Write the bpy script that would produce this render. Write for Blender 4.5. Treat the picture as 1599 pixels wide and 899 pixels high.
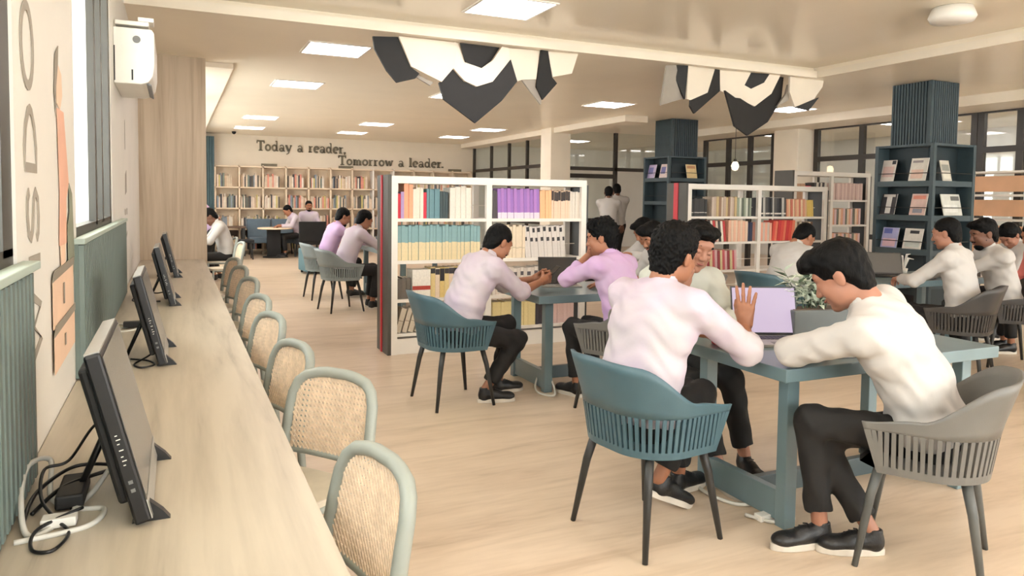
import bpy, bmesh, math, random
import numpy as np
from mathutils import Vector, Matrix
for o in list(bpy.data.objects): bpy.data.objects.remove(o)
S = bpy.context.scene
COL = S.collection
PI = math.pi

# ---------------------------------------------------------------- camera
F_PX, YAW, PITCH, ROLL, CAM_Z, SHIFT = 1150.0, math.radians(24.6), math.radians(3.0), math.radians(0.7), 1.5, 78.0
_f = np.array([math.sin(YAW)*math.cos(PITCH), math.cos(YAW)*math.cos(PITCH), -math.sin(PITCH)])
_r = np.array([math.cos(YAW), -math.sin(YAW), 0.0]); _u = np.cross(_r, _f)
_r2 = _r*math.cos(ROLL)+_u*math.sin(ROLL); _u2 = _u*math.cos(ROLL)-_r*math.sin(ROLL)
cam = bpy.data.cameras.new('camera'); cam.sensor_width = 36.0
cam.lens = F_PX/1599*36; cam.shift_y = -SHIFT/1599; cam.clip_start = 0.05
co = bpy.data.objects.new('camera', cam); COL.objects.link(co)
co.matrix_world = Matrix(((_r2[0], _u2[0], -_f[0], 0), (_r2[1], _u2[1], -_f[1], 0), (_r2[2], _u2[2], -_f[2], CAM_Z), (0, 0, 0, 1)))
S.camera = co

# ---------------------------------------------------------------- world, exposure
W = bpy.data.worlds.new('daylight'); S.world = W; W.use_nodes = True
bg = W.node_tree.nodes['Background']; bg.inputs[0].default_value = (0.98, 0.96, 0.955, 1); bg.inputs[1].default_value = 6.5
S.view_settings.view_transform = 'Standard'; S.view_settings.look = 'None'
S.view_settings.gamma = 1.0; S.view_settings.use_curve_mapping = False
S.view_settings.exposure = 0.66
PANEL_STRENGTH = 9.5

# ---------------------------------------------------------------- materials
def lin(c):
    return tuple(((v/255)/12.92 if v/255 <= .04045 else (((v/255)+.055)/1.055)**2.4) for v in c)
MATS = {}
def mat(name, rgb, rough=.6, var=.06, scale=8, bump=0.0, bscale=60, metal=0.0, spec=.5, stretch=None, rgb2=None, coat=0.0):
    """Principled material whose colour drifts with noise between two tones."""
    if name in MATS: return MATS[name]
    m = bpy.data.materials.new(name); m.use_nodes = True; MATS[name] = m
    nt = m.node_tree; b = nt.nodes['Principled BSDF']
    b.inputs['Roughness'].default_value = rough; b.inputs['Metallic'].default_value = metal
    b.inputs['Specular IOR Level'].default_value = spec
    if coat: b.inputs['Coat Weight'].default_value = coat; b.inputs['Coat Roughness'].default_value = .15
    c = lin(rgb)
    tc = nt.nodes.new('ShaderNodeTexCoord'); mp = nt.nodes.new('ShaderNodeMapping')
    nt.links.new(tc.outputs['Object'], mp.inputs[0])
    if stretch: mp.inputs['Scale'].default_value = stretch
    n = nt.nodes.new('ShaderNodeTexNoise'); n.inputs['Scale'].default_value = scale; n.inputs['Detail'].default_value = 3
    nt.links.new(mp.outputs[0], n.inputs[0])
    r = nt.nodes.new('ShaderNodeValToRGB'); nt.links.new(n.outputs['Fac'], r.inputs[0])
    c2 = lin(rgb2) if rgb2 else tuple(v*(1-2*var) for v in c)
    c1 = c if rgb2 else tuple(min(1, v*(1+var)) for v in c)
    r.color_ramp.elements[0].position = .3; r.color_ramp.elements[1].position = .7
    r.color_ramp.elements[0].color = (*c2, 1); r.color_ramp.elements[1].color = (*c1, 1)
    nt.links.new(r.outputs[0], b.inputs['Base Color'])
    if bump:
        n2 = nt.nodes.new('ShaderNodeTexNoise'); n2.inputs['Scale'].default_value = bscale; n2.inputs['Detail'].default_value = 4
        nt.links.new(mp.outputs[0], n2.inputs[0])
        bp = nt.nodes.new('ShaderNodeBump'); bp.inputs['Strength'].default_value = bump; bp.inputs['Distance'].default_value = .01
        nt.links.new(n2.outputs['Fac'], bp.inputs['Height']); nt.links.new(bp.outputs[0], b.inputs['Normal'])
    return m
def wood(name, light, dark, stretch, scale=2.0, rough=.35, vein=.5, coat=0.0):
    """Light laminate with long wandering grain."""
    m = bpy.data.materials.new(name); m.use_nodes = True; MATS[name] = m
    nt = m.node_tree; b = nt.nodes['Principled BSDF']; b.inputs['Roughness'].default_value = rough
    b.inputs['Coat Weight'].default_value = coat
    tc = nt.nodes.new('ShaderNodeTexCoord'); mp = nt.nodes.new('ShaderNodeMapping'); mp.inputs['Scale'].default_value = stretch
    nt.links.new(tc.outputs['Object'], mp.inputs[0])
    n = nt.nodes.new('ShaderNodeTexNoise'); n.inputs['Scale'].default_value = scale; n.inputs['Detail'].default_value = 6; n.inputs['Distortion'].default_value = 1.2
    nt.links.new(mp.outputs[0], n.inputs[0])
    n2 = nt.nodes.new('ShaderNodeTexNoise'); n2.inputs['Scale'].default_value = scale*7; n2.inputs['Detail'].default_value = 4
    nt.links.new(mp.outputs[0], n2.inputs[0])
    mx = nt.nodes.new('ShaderNodeMath'); mx.operation = 'MULTIPLY_ADD'; mx.inputs[1].default_value = .35
    nt.links.new(n2.outputs['Fac'], mx.inputs[0]); nt.links.new(n.outputs['Fac'], mx.inputs[2])
    r = nt.nodes.new('ShaderNodeValToRGB'); nt.links.new(mx.outputs[0], r.inputs[0])
    e = r.color_ramp.elements; e[0].position = .45; e[1].position = .78
    e[0].color = (*lin(dark), 1); e[1].color = (*lin(light), 1)
    k = e.new(.58); k.color = (*[a*vein+c*(1-vein) for a, c in zip(lin(dark), lin(light))], 1)
    nt.links.new(r.outputs[0], b.inputs['Base Color'])
    return m
def emit(name, rgb, strength):
    m = bpy.data.materials.new(name); m.use_nodes = True; MATS[name] = m
    b = m.node_tree.nodes['Principled BSDF']; b.inputs['Base Color'].default_value = (.8, .8, .8, 1)
    b.inputs['Emission Color'].default_value = (*lin(rgb), 1); b.inputs['Emission Strength'].default_value = strength
    return m
def glass(name, tint=(.93, .96, .95), gloss=.08):
    m = bpy.data.materials.new(name); m.use_nodes = True; MATS[name] = m
    nt = m.node_tree; nt.nodes.remove(nt.nodes['Principled BSDF']); out = nt.nodes['Material Output']
    t = nt.nodes.new('ShaderNodeBsdfTransparent'); t.inputs[0].default_value = (*tint, 1)
    g = nt.nodes.new('ShaderNodeBsdfGlossy'); g.inputs['Roughness'].default_value = .03
    mx = nt.nodes.new('ShaderNodeMixShader'); mx.inputs[0].default_value = gloss
    nt.links.new(t.outputs[0], mx.inputs[1]); nt.links.new(g.outputs[0], mx.inputs[2]); nt.links.new(mx.outputs[0], out.inputs[0])
    return m
mat('wall', (228, 216, 196), .55, .02, 2, .05, 40)
mat('wall_white', (232, 228, 220), .5, .02, 2)
mat('ceiling', (244, 232, 210), .3, .02, 1.2)
mat('ceiling_gloss', (242, 230, 208), .2, .02, 1.2, stretch=(1, .2, 1))
mat('trim_cream', (242, 231, 212), .45, .02, 3)
wood('floor', (212, 192, 168), (188, 166, 141), (.35, 2.2, 1), 2.6, .33, .45)
wood('counter', (192, 181, 163), (150, 139, 123), (2.8, .22, 1), 2.2, .34, .4)
wood('wood_panel', (202, 184, 160), (170, 150, 126), (2.4, 1, .12), 3.0, .5, .5)
mat('flute_green', (106, 120, 114), .5, .06, 4)
mat('flute_ledge', (176, 190, 180), .5, .04, 4)
mat('slate_gap_shade', (16, 20, 23), .7, .06, 6)  # near black stands in for the shade between column slats
mat('slate', (60, 76, 82), .5, .06, 6)
mat('slate_dark', (40, 53, 58), .55, .06, 6)
mat('curtain_teal', (70, 96, 104), .7, .06, 6)
mat('frame_dark', (52, 46, 40), .45, .05, 6)
mat('frame_bronze', (62, 60, 54), .45, .06, 6)
mat('white_paint', (236, 230, 220), .45, .02, 4)
mat('shelf_wood', (226, 206, 178), .5, .04, 5)
mat('shelf_back_dark', (92, 76, 64), .6, .06, 5)
mat('black_plastic', (22, 22, 23), .35, .1, 10)
mat('black_matt', (28, 27, 27), .6, .1, 10)
mat('grey_plastic', (120, 120, 118), .5, .05, 10)
mat('screen_dark', (92, 90, 86), .22, .03, 2)
mat('screen_off', (38, 38, 40), .12, .05, 2)
mat('bezel_silver', (170, 168, 162), .35, .04, 8, metal=.4)
mat('white_plastic', (235, 232, 224), .35, .02, 6)
mat('chair_teal', (70, 98, 108), .42, .05, 6, .05, 200)
mat('chair_grey', (108, 107, 103), .45, .05, 6, .05, 200)
mat('chair_dark', (64, 62, 60), .45, .05, 6, .05, 200)
mat('chair_pale', (136, 146, 146), .45, .05, 6)
mat('leg_dark', (46, 46, 45), .45, .08, 8)
mat('leg_grey', (86, 88, 86), .45, .08, 8)
mat('table_paint', (108, 130, 136), .3, .06, 3, coat=.3)
mat('table_dark', (70, 84, 88), .35, .06, 3)
mat('cane', (232, 210, 184), .6, .08, 30)
mat('cane_frame', (152, 158, 150), .45, .04, 6)
mat('cane_seat', (205, 196, 178), .6, .05, 10)
mat('red', (205, 36, 52), .45, .05, 8)
mat('end_grey', (78, 76, 70), .5, .05, 5)
mat('shirt_white', (192, 189, 185), .75, .02, 5, .12, 30)
mat('shirt_light_cast', (194, 176, 196), .75, .03, 3, .12, 30, rgb2=(194, 189, 188))  # lavender cast of coloured light painted over the whole white shirt
mat('shirt_lavender_cast', (194, 156, 202), .75, .03, 3, .12, 30, rgb2=(196, 174, 200))  # stronger lavender light cast, put evenly into the shirt colour
mat('shirt_green', (186, 188, 178), .75, .04, 4, .12, 30)
mat('shirt_pink', (214, 120, 112), .75, .05, 6, .12, 30)
mat('trousers', (24, 23, 23), .8, .1, 8, .15, 40)
mat('skin_mid', (160, 108, 80), .5, .05, 14, .03, 120)
mat('skin_light', (162, 114, 92), .5, .05, 14, .03, 120)
mat('skin_dark', (112, 74, 56), .5, .06, 14, .03, 120)
mat('lips', (140, 74, 64), .4, .05, 10)
mat('hair', (7, 7, 7), .6, .2, 40, .5, 90, spec=.15, stretch=(1, 1, .35))
mat('hair_grey', (58, 56, 54), .5, .3, 60, .5, 90)
mat('shoe_black', (26, 26, 27), .4, .1, 20, .2, 90)
mat('shoe_sole', (206, 198, 186), .6, .06, 10)
mat('shoe_sole_dark', (60, 58, 56), .6, .06, 10)
mat('eye_white', (230, 226, 220), .25, .01, 3)
mat('paper', (236, 230, 216), .7, .03, 10)
mat('leaf', (214, 222, 204), .55, .12, 20)
mat('leaf_dark', (64, 84, 62), .55, .12, 20)
mat('planter', (96, 100, 98), .5, .05, 6)
mat('sign_letter', (112, 104, 84), .5, .1, 6)
mat('print_grey', (164, 156, 144), .6, .04, 6)
mat('print_dark', (148, 138, 124), .6, .05, 6)
mat('print_orange', (236, 182, 156), .6, .05, 4)
mat('print_peach', (240, 204, 176), .6, .04, 4)
mat('print_green', (138, 142, 122), .6, .06, 4)
mat('fabric_slate', (92, 108, 120), .85, .06, 8)
mat('fabric_black', (30, 31, 33), .85, .1, 8)
mat('fabric_teal', (92, 126, 136), .8, .05, 8)
mat('cable_white', (210, 208, 200), .5, .03, 8)
mat('bronze_wood', (96, 74, 58), .5, .08, 8)
mat('peach_board', (232, 184, 146), .6, .05, 3)
emit('panel_light', (255, 243, 243), PANEL_STRENGTH)
emit('bulb', (255, 226, 180), 6.0)
emit('laptop_screen', (226, 204, 232), .50); MATS['laptop_screen'].node_tree.nodes['Principled BSDF'].inputs['Base Color'].default_value = (.03, .03, .03, 1)
glass('glass'); glass('glass_day', (.96, .985, .98), .05)

# ---------------------------------------------------------------- mesh helpers
class MB:
    """Collects shapes; build() turns them into one mesh object."""
    def __init__(self): self.v, self.f, self.m = [], [], []
    def add(self, vs, fs, mi=0):
        n = len(self.v); self.v += [tuple(map(float, p)) for p in vs]
        self.f += [tuple(n+i for i in f) for f in fs]; self.m += [mi]*len(fs); return self
    def box(self, c, s, mi=0, M=None):
        x, y, z = s[0]/2, s[1]/2, s[2]/2
        vs = [Vector(p) for p in ((-x,-y,-z),(x,-y,-z),(x,y,-z),(-x,y,-z),(-x,-y,z),(x,-y,z),(x,y,z),(-x,y,z))]
        if M is not None: vs = [M @ p for p in vs]
        c = Vector(c)
        return self.add([p+c for p in vs], [(0,3,2,1),(4,5,6,7),(0,1,5,4),(1,2,6,5),(2,3,7,6),(3,0,4,7)], mi)
    def bb(self, x0, x1, y0, y1, z0, z1, mi=0):
        return self.box(((x0+x1)/2, (y0+y1)/2, (z0+z1)/2), (x1-x0, y1-y0, z1-z0), mi)
    def prism(self, pts, n, mi=0):
        """polygon pts (3D) pushed along vector n"""
        k = len(pts); a = [Vector(p) for p in pts]; b = [p+Vector(n) for p in a]
        fs = [tuple(range(k-1, -1, -1)), tuple(range(k, 2*k))]+[(i, (i+1) % k, k+(i+1) % k, k+i) for i in range(k)]
        return self.add(a+b, fs, mi)
    def tube(self, pts, r, seg=8, mi=0, closed=False, r2=None, flat=None):
        """tube along a polyline; r number or list; flat: (vector, factor) squashes the section along a direction"""
        P = [Vector(p) for p in pts]; k = len(P); rs = r if isinstance(r, (list, tuple)) else [r]*k
        vs = []; prev = None
        for i, p in enumerate(P):
            if closed: t = P[(i+1) % k]-P[i-1]
            else: t = P[min(i+1, k-1)]-P[max(i-1, 0)]
            t.normalize()
            if prev is None:
                a = Vector((0, 0, 1)) if abs(t.z) < .9 else Vector((1, 0, 0))
                u = t.cross(a).normalized()
            else: u = (prev-t*prev.dot(t)).normalized()
            prev = u; w = t.cross(u)
            for j in range(seg):
                an = 2*PI*j/seg; d = (u*math.cos(an)+w*math.sin(an))*rs[i]
                if flat: fv = Vector(flat[0]); d = d+fv*(d.dot(fv)*(flat[1]-1))
                vs.append(p+d)
        fs = []
        for i in range(k if closed else k-1):
            i2 = (i+1) % k
            for j in range(seg): fs.append((i*seg+j, i*seg+(j+1) % seg, i2*seg+(j+1) % seg, i2*seg+j))
        if not closed: fs += [tuple(range(seg-1, -1, -1)), tuple((k-1)*seg+j for j in range(seg))]
        return self.add(vs, fs, mi)
    def lathe(self, prof, seg=16, c=(0, 0, 0), mi=0):
        vs = []; c = Vector(c)
        for (r, z) in prof:
            for j in range(seg): a = 2*PI*j/seg; vs.append(c+Vector((r*math.cos(a), r*math.sin(a), z)))
        fs = []
        for i in range(len(prof)-1):
            for j in range(seg): fs.append((i*seg+j, i*seg+(j+1) % seg, (i+1)*seg+(j+1) % seg, (i+1)*seg+j))
        fs += [tuple(range(seg-1, -1, -1)), tuple((len(prof)-1)*seg+j for j in range(seg))]
        return self.add(vs, fs, mi)
    def mesh(self, name, mats, smooth=False, bevel=0.0):
        me = bpy.data.meshes.new(name); me.from_pydata(self.v, [], self.f)
        mats = mats if isinstance(mats, (list, tuple)) else [mats]
        for m in mats: me.materials.append(MATS[m])
        me.polygons.foreach_set('material_index', self.m)
        if bevel:
            bm = bmesh.new(); bm.from_mesh(me)
            bmesh.ops.bevel(bm, geom=list(bm.edges), offset=bevel, segments=2, profile=.5, affect='EDGES', clamp_overlap=True)
            bm.to_mesh(me); bm.free()
        if smooth: me.polygons.foreach_set('use_smooth', [True]*len(me.polygons))
        me.update(); return me
    def build(self, name, mats, parent=None, loc=(0, 0, 0), rz=0.0, smooth=False, bevel=0.0):
        return put(name, self.mesh(name, mats, smooth, bevel), parent, loc, rz)
def put(name, me, parent=None, loc=(0, 0, 0), rz=0.0, M=None):
    o = bpy.data.objects.new(name, me); COL.objects.link(o)
    if M is not None: o.matrix_local = M
    else: o.location = loc; o.rotation_euler = (0, 0, rz)
    if parent: o.parent = parent
    return o
def tag(o, label, cat, group=None):
    o['label'] = label; o['category'] = cat
    if group: o['group'] = group
    return o
def thing(name, label, cat, loc=(0, 0, 0), rz=0.0, group=None):
    return tag(put(name, None, None, loc, rz), label, cat, group)
def struct(o, label=None):
    o['kind'] = 'structure'
    if label: o['label'] = label
    return o
def copy_tree(o, parent=None):
    c = o.copy(); COL.objects.link(c)
    if parent: c.parent = parent
    for ch in list(o.children): copy_tree(ch, c)
    return c
ORD = ['nearest', 'second', 'third', 'fourth', 'fifth', 'sixth', 'seventh', 'eighth', 'ninth', 'tenth', 'eleventh', 'twelfth']
def ribbon(mb, pts, w, n, side, thick, mi=0, closed=False):
    """flat stroke of width w along pts (3D, in the plane with normal n), pushed by thick along n"""
    P = [Vector(p) for p in pts]; k = len(P); n = Vector(n); L, R_ = [], []
    for i, p in enumerate(P):
        if closed: t = P[(i+1) % k]-P[i-1]
        else: t = P[min(i+1, k-1)]-P[max(i-1, 0)]
        s = n.cross(t).normalized()*(w/2); L.append(p+s); R_.append(p-s)
    m = k if closed else k-1
    for i in range(m):
        j = (i+1) % k
        mb.prism([L[i], R_[i], R_[j], L[j]], n*thick, mi)
# ================================================================ the room
CEIL, TRAY = 3.1, 3.22
BACK_Y, RIGHT_X, LEFT_X = 20.5, 11.5, -.37
m = MB(); m.bb(-1.2, 16, -3, 21.2, -.12, 0); struct(m.build('floor', 'floor'), 'pale wood-look floor')
# ceiling: a raised glossy tray above the near seats, a lower ceiling round it
m = MB(); m.bb(-1.2, 7.45, -3, 7.06, TRAY, TRAY+.1)
struct(m.build('ceiling', 'ceiling_gloss'), 'glossy raised ceiling over the near tables')
m = MB(); m.bb(-1.2, 16, 7.06, 21.2, CEIL, TRAY+.1); m.bb(7.45, 16, -3, 7.06, CEIL, TRAY+.1)
struct(m.build('ceiling', 'ceiling'), 'cream ceiling over the far half of the room')
m = MB(); m.bb(-1.2, 7.5, 6.98, 7.05, 3.085, 3.17); m.bb(7.42, 7.5, -3, 6.98, 3.085, 3.17)
struct(m.build('trim_1', 'trim_cream'), 'cream moulding along the edge of the raised ceiling')
m = MB(); m.bb(-1.2, .66, 9.63, 20.5, 3.04, CEIL-.001); struct(m.build('trim_2', 'trim_cream'), 'lowered ceiling strip along the window wall')
m = MB(); m.bb(7.65, 8.15, 11.7, 20.4, 2.98, CEIL-.001); struct(m.build('trim_3', 'trim_cream'), 'shallow ceiling beam running to the back wall')
m = MB(); m.bb(10.6, 11.5, -2, 14.9, 2.95, CEIL-.001); struct(m.build('trim_4', 'trim_cream'), 'ceiling beam above the glazed partition')
# left wall with two deep window openings
w = put('wall_left', None); struct(w, 'pale window wall beside the counter')
def wl(y0, y1, z0, z1, name='wall_section', mt='wall'):
    q = MB(); q.bb(-.72, LEFT_X, y0, y1, z0, z1); return q.build(name, mt, w)
wl(-3, .25, 0, TRAY); wl(2.24, 3.49, 0, TRAY, mt='wall_white'); wl(5.47, 9.6, 0, TRAY, mt='wall_white'); wl(.25, 2.24, 0, 1.3); wl(3.49, 5.47, 0, 1.3); wl(9.6, 20.9, 0, 1.0)
for a_, b_ in ((9.6, 10.0), (12.4, 13.0), (15.4, 16.0), (18.4, 20.9)): wl(a_, b_, 1.0, TRAY)
def window_left(n, y0, y1, lab, Z0=1.3):
    e = struct(put('window_%d' % n, None), lab)
    for k, (ya, yb) in enumerate(((y0, y0+.05), (y0+(y1-y0)*.48, y0+(y1-y0)*.48+.09), (y0+(y1-y0)*.68, y0+(y1-y0)*.68+.08), (y1-.12, y1))):
        q = MB(); q.bb(-.412, -.378, ya, yb, Z0+.04, 3.1); q.build('frame_bar', 'frame_bronze', e)
    q = MB(); q.bb(-.43, -.378, y0, y1, Z0, Z0+.06); q.build('frame_bar', 'frame_bronze', e)
    q = MB(); q.bb(-.43, -.378, y0, y1, 3.08, 3.14); q.build('frame_bar', 'frame_bronze', e)
    q = MB(); q.bb(-.408, -.402, y0+.05, y1-.05, Z0+.06, 3.08); q.build('pane', 'glass_day', e)
    q = MB(); q.bb(-.72, LEFT_X+.001, y0, y1, Z0, Z0+.018); q.build('window_sill', 'flute_ledge', e)
window_left(1, .25, 2.24, 'tall window at the near end of the counter')
window_left(2, 3.49, 5.47, 'tall bright window above the second green panel box')
for n_, a_, b_ in ((8, 10.0, 12.4), (9, 13.0, 15.4), (10, 16.0, 18.4)): window_left(n_, a_, b_, 'added unseen daylight window of the left wall beyond the timber panel', 1.0)  # out of sight, added to bring daylight to the far floor and ceiling
# fluted boxes under the windows
def flute_box(y0, y1, lab, pitch, sep):
    t = thing('fluted_panel_box', lab, 'wall panel', (0, 0, 0))
    q = MB(); q.bb(LEFT_X+.001, -.352, y0, y1, .76, 1.30); q.build('body', 'flute_green', t)
    q = MB(); q.bb(LEFT_X+.001, -.328, y0-.01, y1+.01, 1.30, 1.322); q.build('ledge', 'flute_ledge', t, bevel=.003)
    q = MB(); q.add([(-.352, -pitch*.36, 0), (-.334, -pitch*.26, 0), (-.334, pitch*.26, 0), (-.352, pitch*.36, 0)]+[(-.352, -pitch*.36, .53), (-.334, -pitch*.26, .53), (-.334, pitch*.26, .53), (-.352, pitch*.36, .53)],
        [(0, 3, 2, 1), (4, 5, 6, 7), (0, 1, 5, 4), (1, 2, 6, 5), (2, 3, 7, 6), (3, 0, 4, 7)])
    me = q.mesh('slat', 'flute_green')
    for i in range(int((y1-y0)/pitch)): put('slat', me, t, (0, y0+pitch*(i+.5), .765))
flute_box(.75, 2.3, 'green fluted box under the window closest to the camera', .05, True)
flute_box(3.38, 6.28, 'green fluted box under the far tall window', .06, True)
# wooden end panel closing the counter
m = MB(); m.bb(-.42, .34, 9.4, 9.62, 0, TRAY-.02); struct(m.build('wall_wood', 'wood_panel'), 'pale timber panel at the far end of the counter')
# back wall
m = MB(); m.bb(-1.2, 8.2, BACK_Y, BACK_Y+.2, 0, TRAY); struct(m.build('wall_back', 'wall'), 'cream back wall')
cur = struct(put('trim_5', None), 'teal fluted strip at the left end of the back wall')
q = MB(); q.bb(0, .05, -.04, 0, 0, 3.0); sm = q.mesh('slat', 'curtain_teal')
for i in range(5): put('slat', sm, cur, (.62+.062*i, 20.2, 0))
q = MB(); q.bb(.6, .92, 20.2, 20.5, 0, 3.0); q.build('backing', 'curtain_teal', cur)
# added unseen window band behind the camera for fill daylight; plain walls beyond glazing
def fill_window_band(e, ax, at_, a0, a1, step, z0, z1, wall):
    def B(q, u0, u1, v0, v1, z0_, z1_): return q.bb(u0, u1, v0, v1, z0_, z1_) if ax == 'x' else q.bb(v0, v1, u0, u1, z0_, z1_)
    B_ = lambda u0, u1, d0, d1, za, zb, nm, mt: B(MB(), u0, u1, at_+d0, at_+d1, za, zb).build(nm, mt, e)
    B_(a0, a1, 0, .2, 0, z0, 'wall_section', wall); B_(a0, a1, 0, .2, z1, TRAY, 'wall_section', wall)
    u = a0
    while u < a1-.1:
        B_(u, u+.5, 0, .2, z0, z1, 'wall_section', wall); B_(u+.5, min(u+step, a1), .09, .1, z0, z1, 'pane', 'glass_day')
        for zz in (z0+.02, z1-.02): B_(u+.5, min(u+step, a1), .06, .13, zz-.025, zz+.025, 'frame_bar', 'frame_bronze')
        u += step
w2 = struct(put('wall_front', None), 'unseen wall behind the camera with added fill daylight windows'); fill_window_band(w2, 'x', -3.2, -1.2, 15.4, 3.3, .9, 3.0, 'wall')
m = MB(); m.bb(15.4, 15.6, -3, 21.2, 0, TRAY); struct(m.build('wall_right', 'wall_white'), 'white wall of the room behind the glazing')
m = MB(); m.bb(8.1, 15.5, 20.4, 20.6, 0, TRAY); struct(m.build('wall_corridor', 'wall_white'), 'white corridor wall behind the glass')
# glazed partitions
def bars(e, lst, mt='frame_dark', nm='mullion'):
    for b in lst: q = MB(); q.bb(*b); q.build(nm, mt, e)
e = struct(put('window_3', None), 'dark framed glazing beside the back wall')
bars(e, [(8.03, 8.1, y-.035, y+.035, 0, 2.98) for y in (20.35, 19.05, 17.85, 16.75, 15.5)]+[(8.03, 8.1, 15.5, 20.35, 2.28, 2.36), (8.03, 8.1, 15.5, 20.35, .9, .96), (8.03, 8.1, 15.5, 20.35, 0, .08)])
for y0, y1 in ((19.085, 20.31), (17.885, 19.01), (16.785, 17.81), (15.54, 16.71)):
    q = MB(); q.bb(8.06, 8.068, y0, y1, .1, 2.97); q.build('pane', 'glass', e)
e = struct(put('window_4', None), 'dark framed glazing with the entrance at the back')
YE = 15.0
bars(e, [(x-.04, x+.04, YE-.04, YE+.04, 0, 3.1) for x in (9.55, 11.0)]+[(8.25, 11.5, YE-.04, YE+.04, 2.2, 2.28), (8.25, 9.5, YE-.04, YE+.04, 2.02, 2.12), (8.25, 9.5, YE-.04, YE+.04, .92, 1.08), (10.62, 11.5, YE-.04, YE+.04, 2.02, 2.12), (10.55, 10.63, YE-.04, YE+.04, 0, 2.2), (10.62, 11.5, YE-.04, YE+.04, .92, 1.06)])
for x0, x1, z0, z1 in ((8.25, 9.5, 2.28, 3.1), (9.6, 10.95, 2.28, 3.1), (8.25, 9.5, 1.08, 2.02), (10.66, 11.5, 1.06, 2.02), (8.25, 9.5, .05, .92), (10.66, 11.5, .05, .92)):
    q = MB(); q.bb(x0, x1, YE-.004, YE+.004, z0, z1); q.build('pane', 'glass', e)
# right partition: bays between the cream piers
def right_bay(n, ys, lab, low=.9):
    e = struct(put('window_%d' % n, None), lab)
    bars(e, [(RIGHT_X-.04, RIGHT_X+.04, y-.05, y+.05, 0, 3.0) for y in ys]+[(RIGHT_X-.045, RIGHT_X+.045, ys[0], ys[-1], z-.045, z+.045) for z in (2.97, 2.36, low)])
    for a, b in zip(ys, ys[1:]):
        for z0, z1 in ((low+.05, 2.31), (2.41, 2.92)):
            q = MB(); q.bb(RIGHT_X-.004, RIGHT_X+.004, min(a, b)+.05, max(a, b)-.05, z0, z1); q.build('pane', 'glass', e)
right_bay(5, (11.9, 12.6, 13.3, 14.1), 'dark framed glazing right of the far slate column')
right_bay(6, (7.6, 8.6, 9.7, 10.75), 'dark framed glazing left of the near slate column')
right_bay(7, (3.6, 4.7, 5.8, 6.9, 7.49), 'dark framed glazing at the right edge behind the seated men')
# piers
for k, (x0, x1, y0, y1, lab) in enumerate(((7.58, 8.08, 14.55, 15.05, 'cream square pier beside the entrance'), (11.1, 11.6, 10.85, 11.5, 'cream square pier between two glazed bays'))):
    m = MB(); m.bb(x0, x1, y0, y1, 0, CEIL); struct(m.build('wall_pier', 'trim_cream', bevel=.01), lab)
# fluted slate columns
def column(x0, x1, y0, y1, zlow, lab):
    e = struct(put('wall_column', None), lab)
    q = MB(); q.bb(x0+.03, x1-.03, y0+.03, y1-.03, 0, CEIL); q.build('shaft', 'slate_gap_shade', e)
    q = MB(); q.bb(-.014, .014, -.03, 0, 0, CEIL-zlow-.005); me = q.mesh('slat', 'slate', )
    n = 13
    for i in range(n):
        put('slat', me, e, (x0+.02+(x1-x0-.04)*(i+.5)/n, y0+.03, zlow)); put('slat', me, e, (x0+.03, y1-.02-(y1-y0-.04)*(i+.5)/n, zlow), -PI/2)
    q = MB(); q.bb(x0-.012, x0+.03, y0-.012, y0+.03, zlow, CEIL-.005); q.build('corner_strip', 'slate', e)
column(8.86, 9.42, 6.45, 7.05, 2.28, 'near slate column with a fluted top')
column(8.74, 9.38, 11.72, 12.3, 2.38, 'far slate column with a fluted top')

# ---------------------------------------------------------------- ceiling lights
def panel(x, y, z, lab, sx=.62, sy=.62):
    t = thing('ceiling_light', lab, 'ceiling light', (x, y, z), 0, 'square ceiling light panels')
    q = MB(); q.bb(-sx/2, sx/2, -sy/2, sy/2, -.008, -.002); q.build('diffuser', 'panel_light', t)
    q = MB()
    for a in (-1, 1): q.bb(a*(sx/2+.012)-.012, a*(sx/2+.012)+.012, -sy/2-.024, sy/2+.024, -.012, 0); q.bb(-sx/2, sx/2, a*(sy/2+.012)-.012, a*(sy/2+.012)+.012, -.012, 0)
    q.build('frame', 'white_paint', t)
for x, nm, ys in ((1.6, 'row nearest the window wall', (8.15, 10.9, 15.8, 18.3)), (4.0, 'middle row', (10.9, 15.9, 18.3)), (6.6, 'row nearest the glazing', (10.6, 15.8, 18.1))):
    for k, y in enumerate(ys): panel(x, y, CEIL, '%s square light panel of the %s on the far ceiling' % (ORD[k].replace('nearest', 'first'), nm))
panel(2.75, 6.12, TRAY, 'light panel at the top edge in the raised glossy ceiling')
for k, (x, y) in enumerate(((2.75, 1.1), (2.75, -1.4), (5.3, 1.1), (5.3, -1.4))): panel(x, y, TRAY, 'light panel of the raised glossy ceiling, out of view, %s' % ['above the front table', 'behind the camera on the left', 'above the right chairs', 'behind the camera on the right'][k])
for k, (x, y) in enumerate(((9.9, 17.6), (9.6, 9.6), (9.6, 3.4))): panel(x, y, CEIL, ['square light panel over the entrance passage', 'square light panel behind the slate columns', 'square light panel right of the raised ceiling'][k])
for k, (x, y) in enumerate(((13.4, 13.4), (13.4, 10.2), (13.4, 7.0), (13.4, 4.2))): panel(x, y, CEIL, 'ceiling light seen through the glazing, %s from the camera' % ['fourth', 'third', 'second', 'nearest'][k], 1.2, .5)
# ================================================================ furniture
rnd = random.Random(4)
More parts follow.
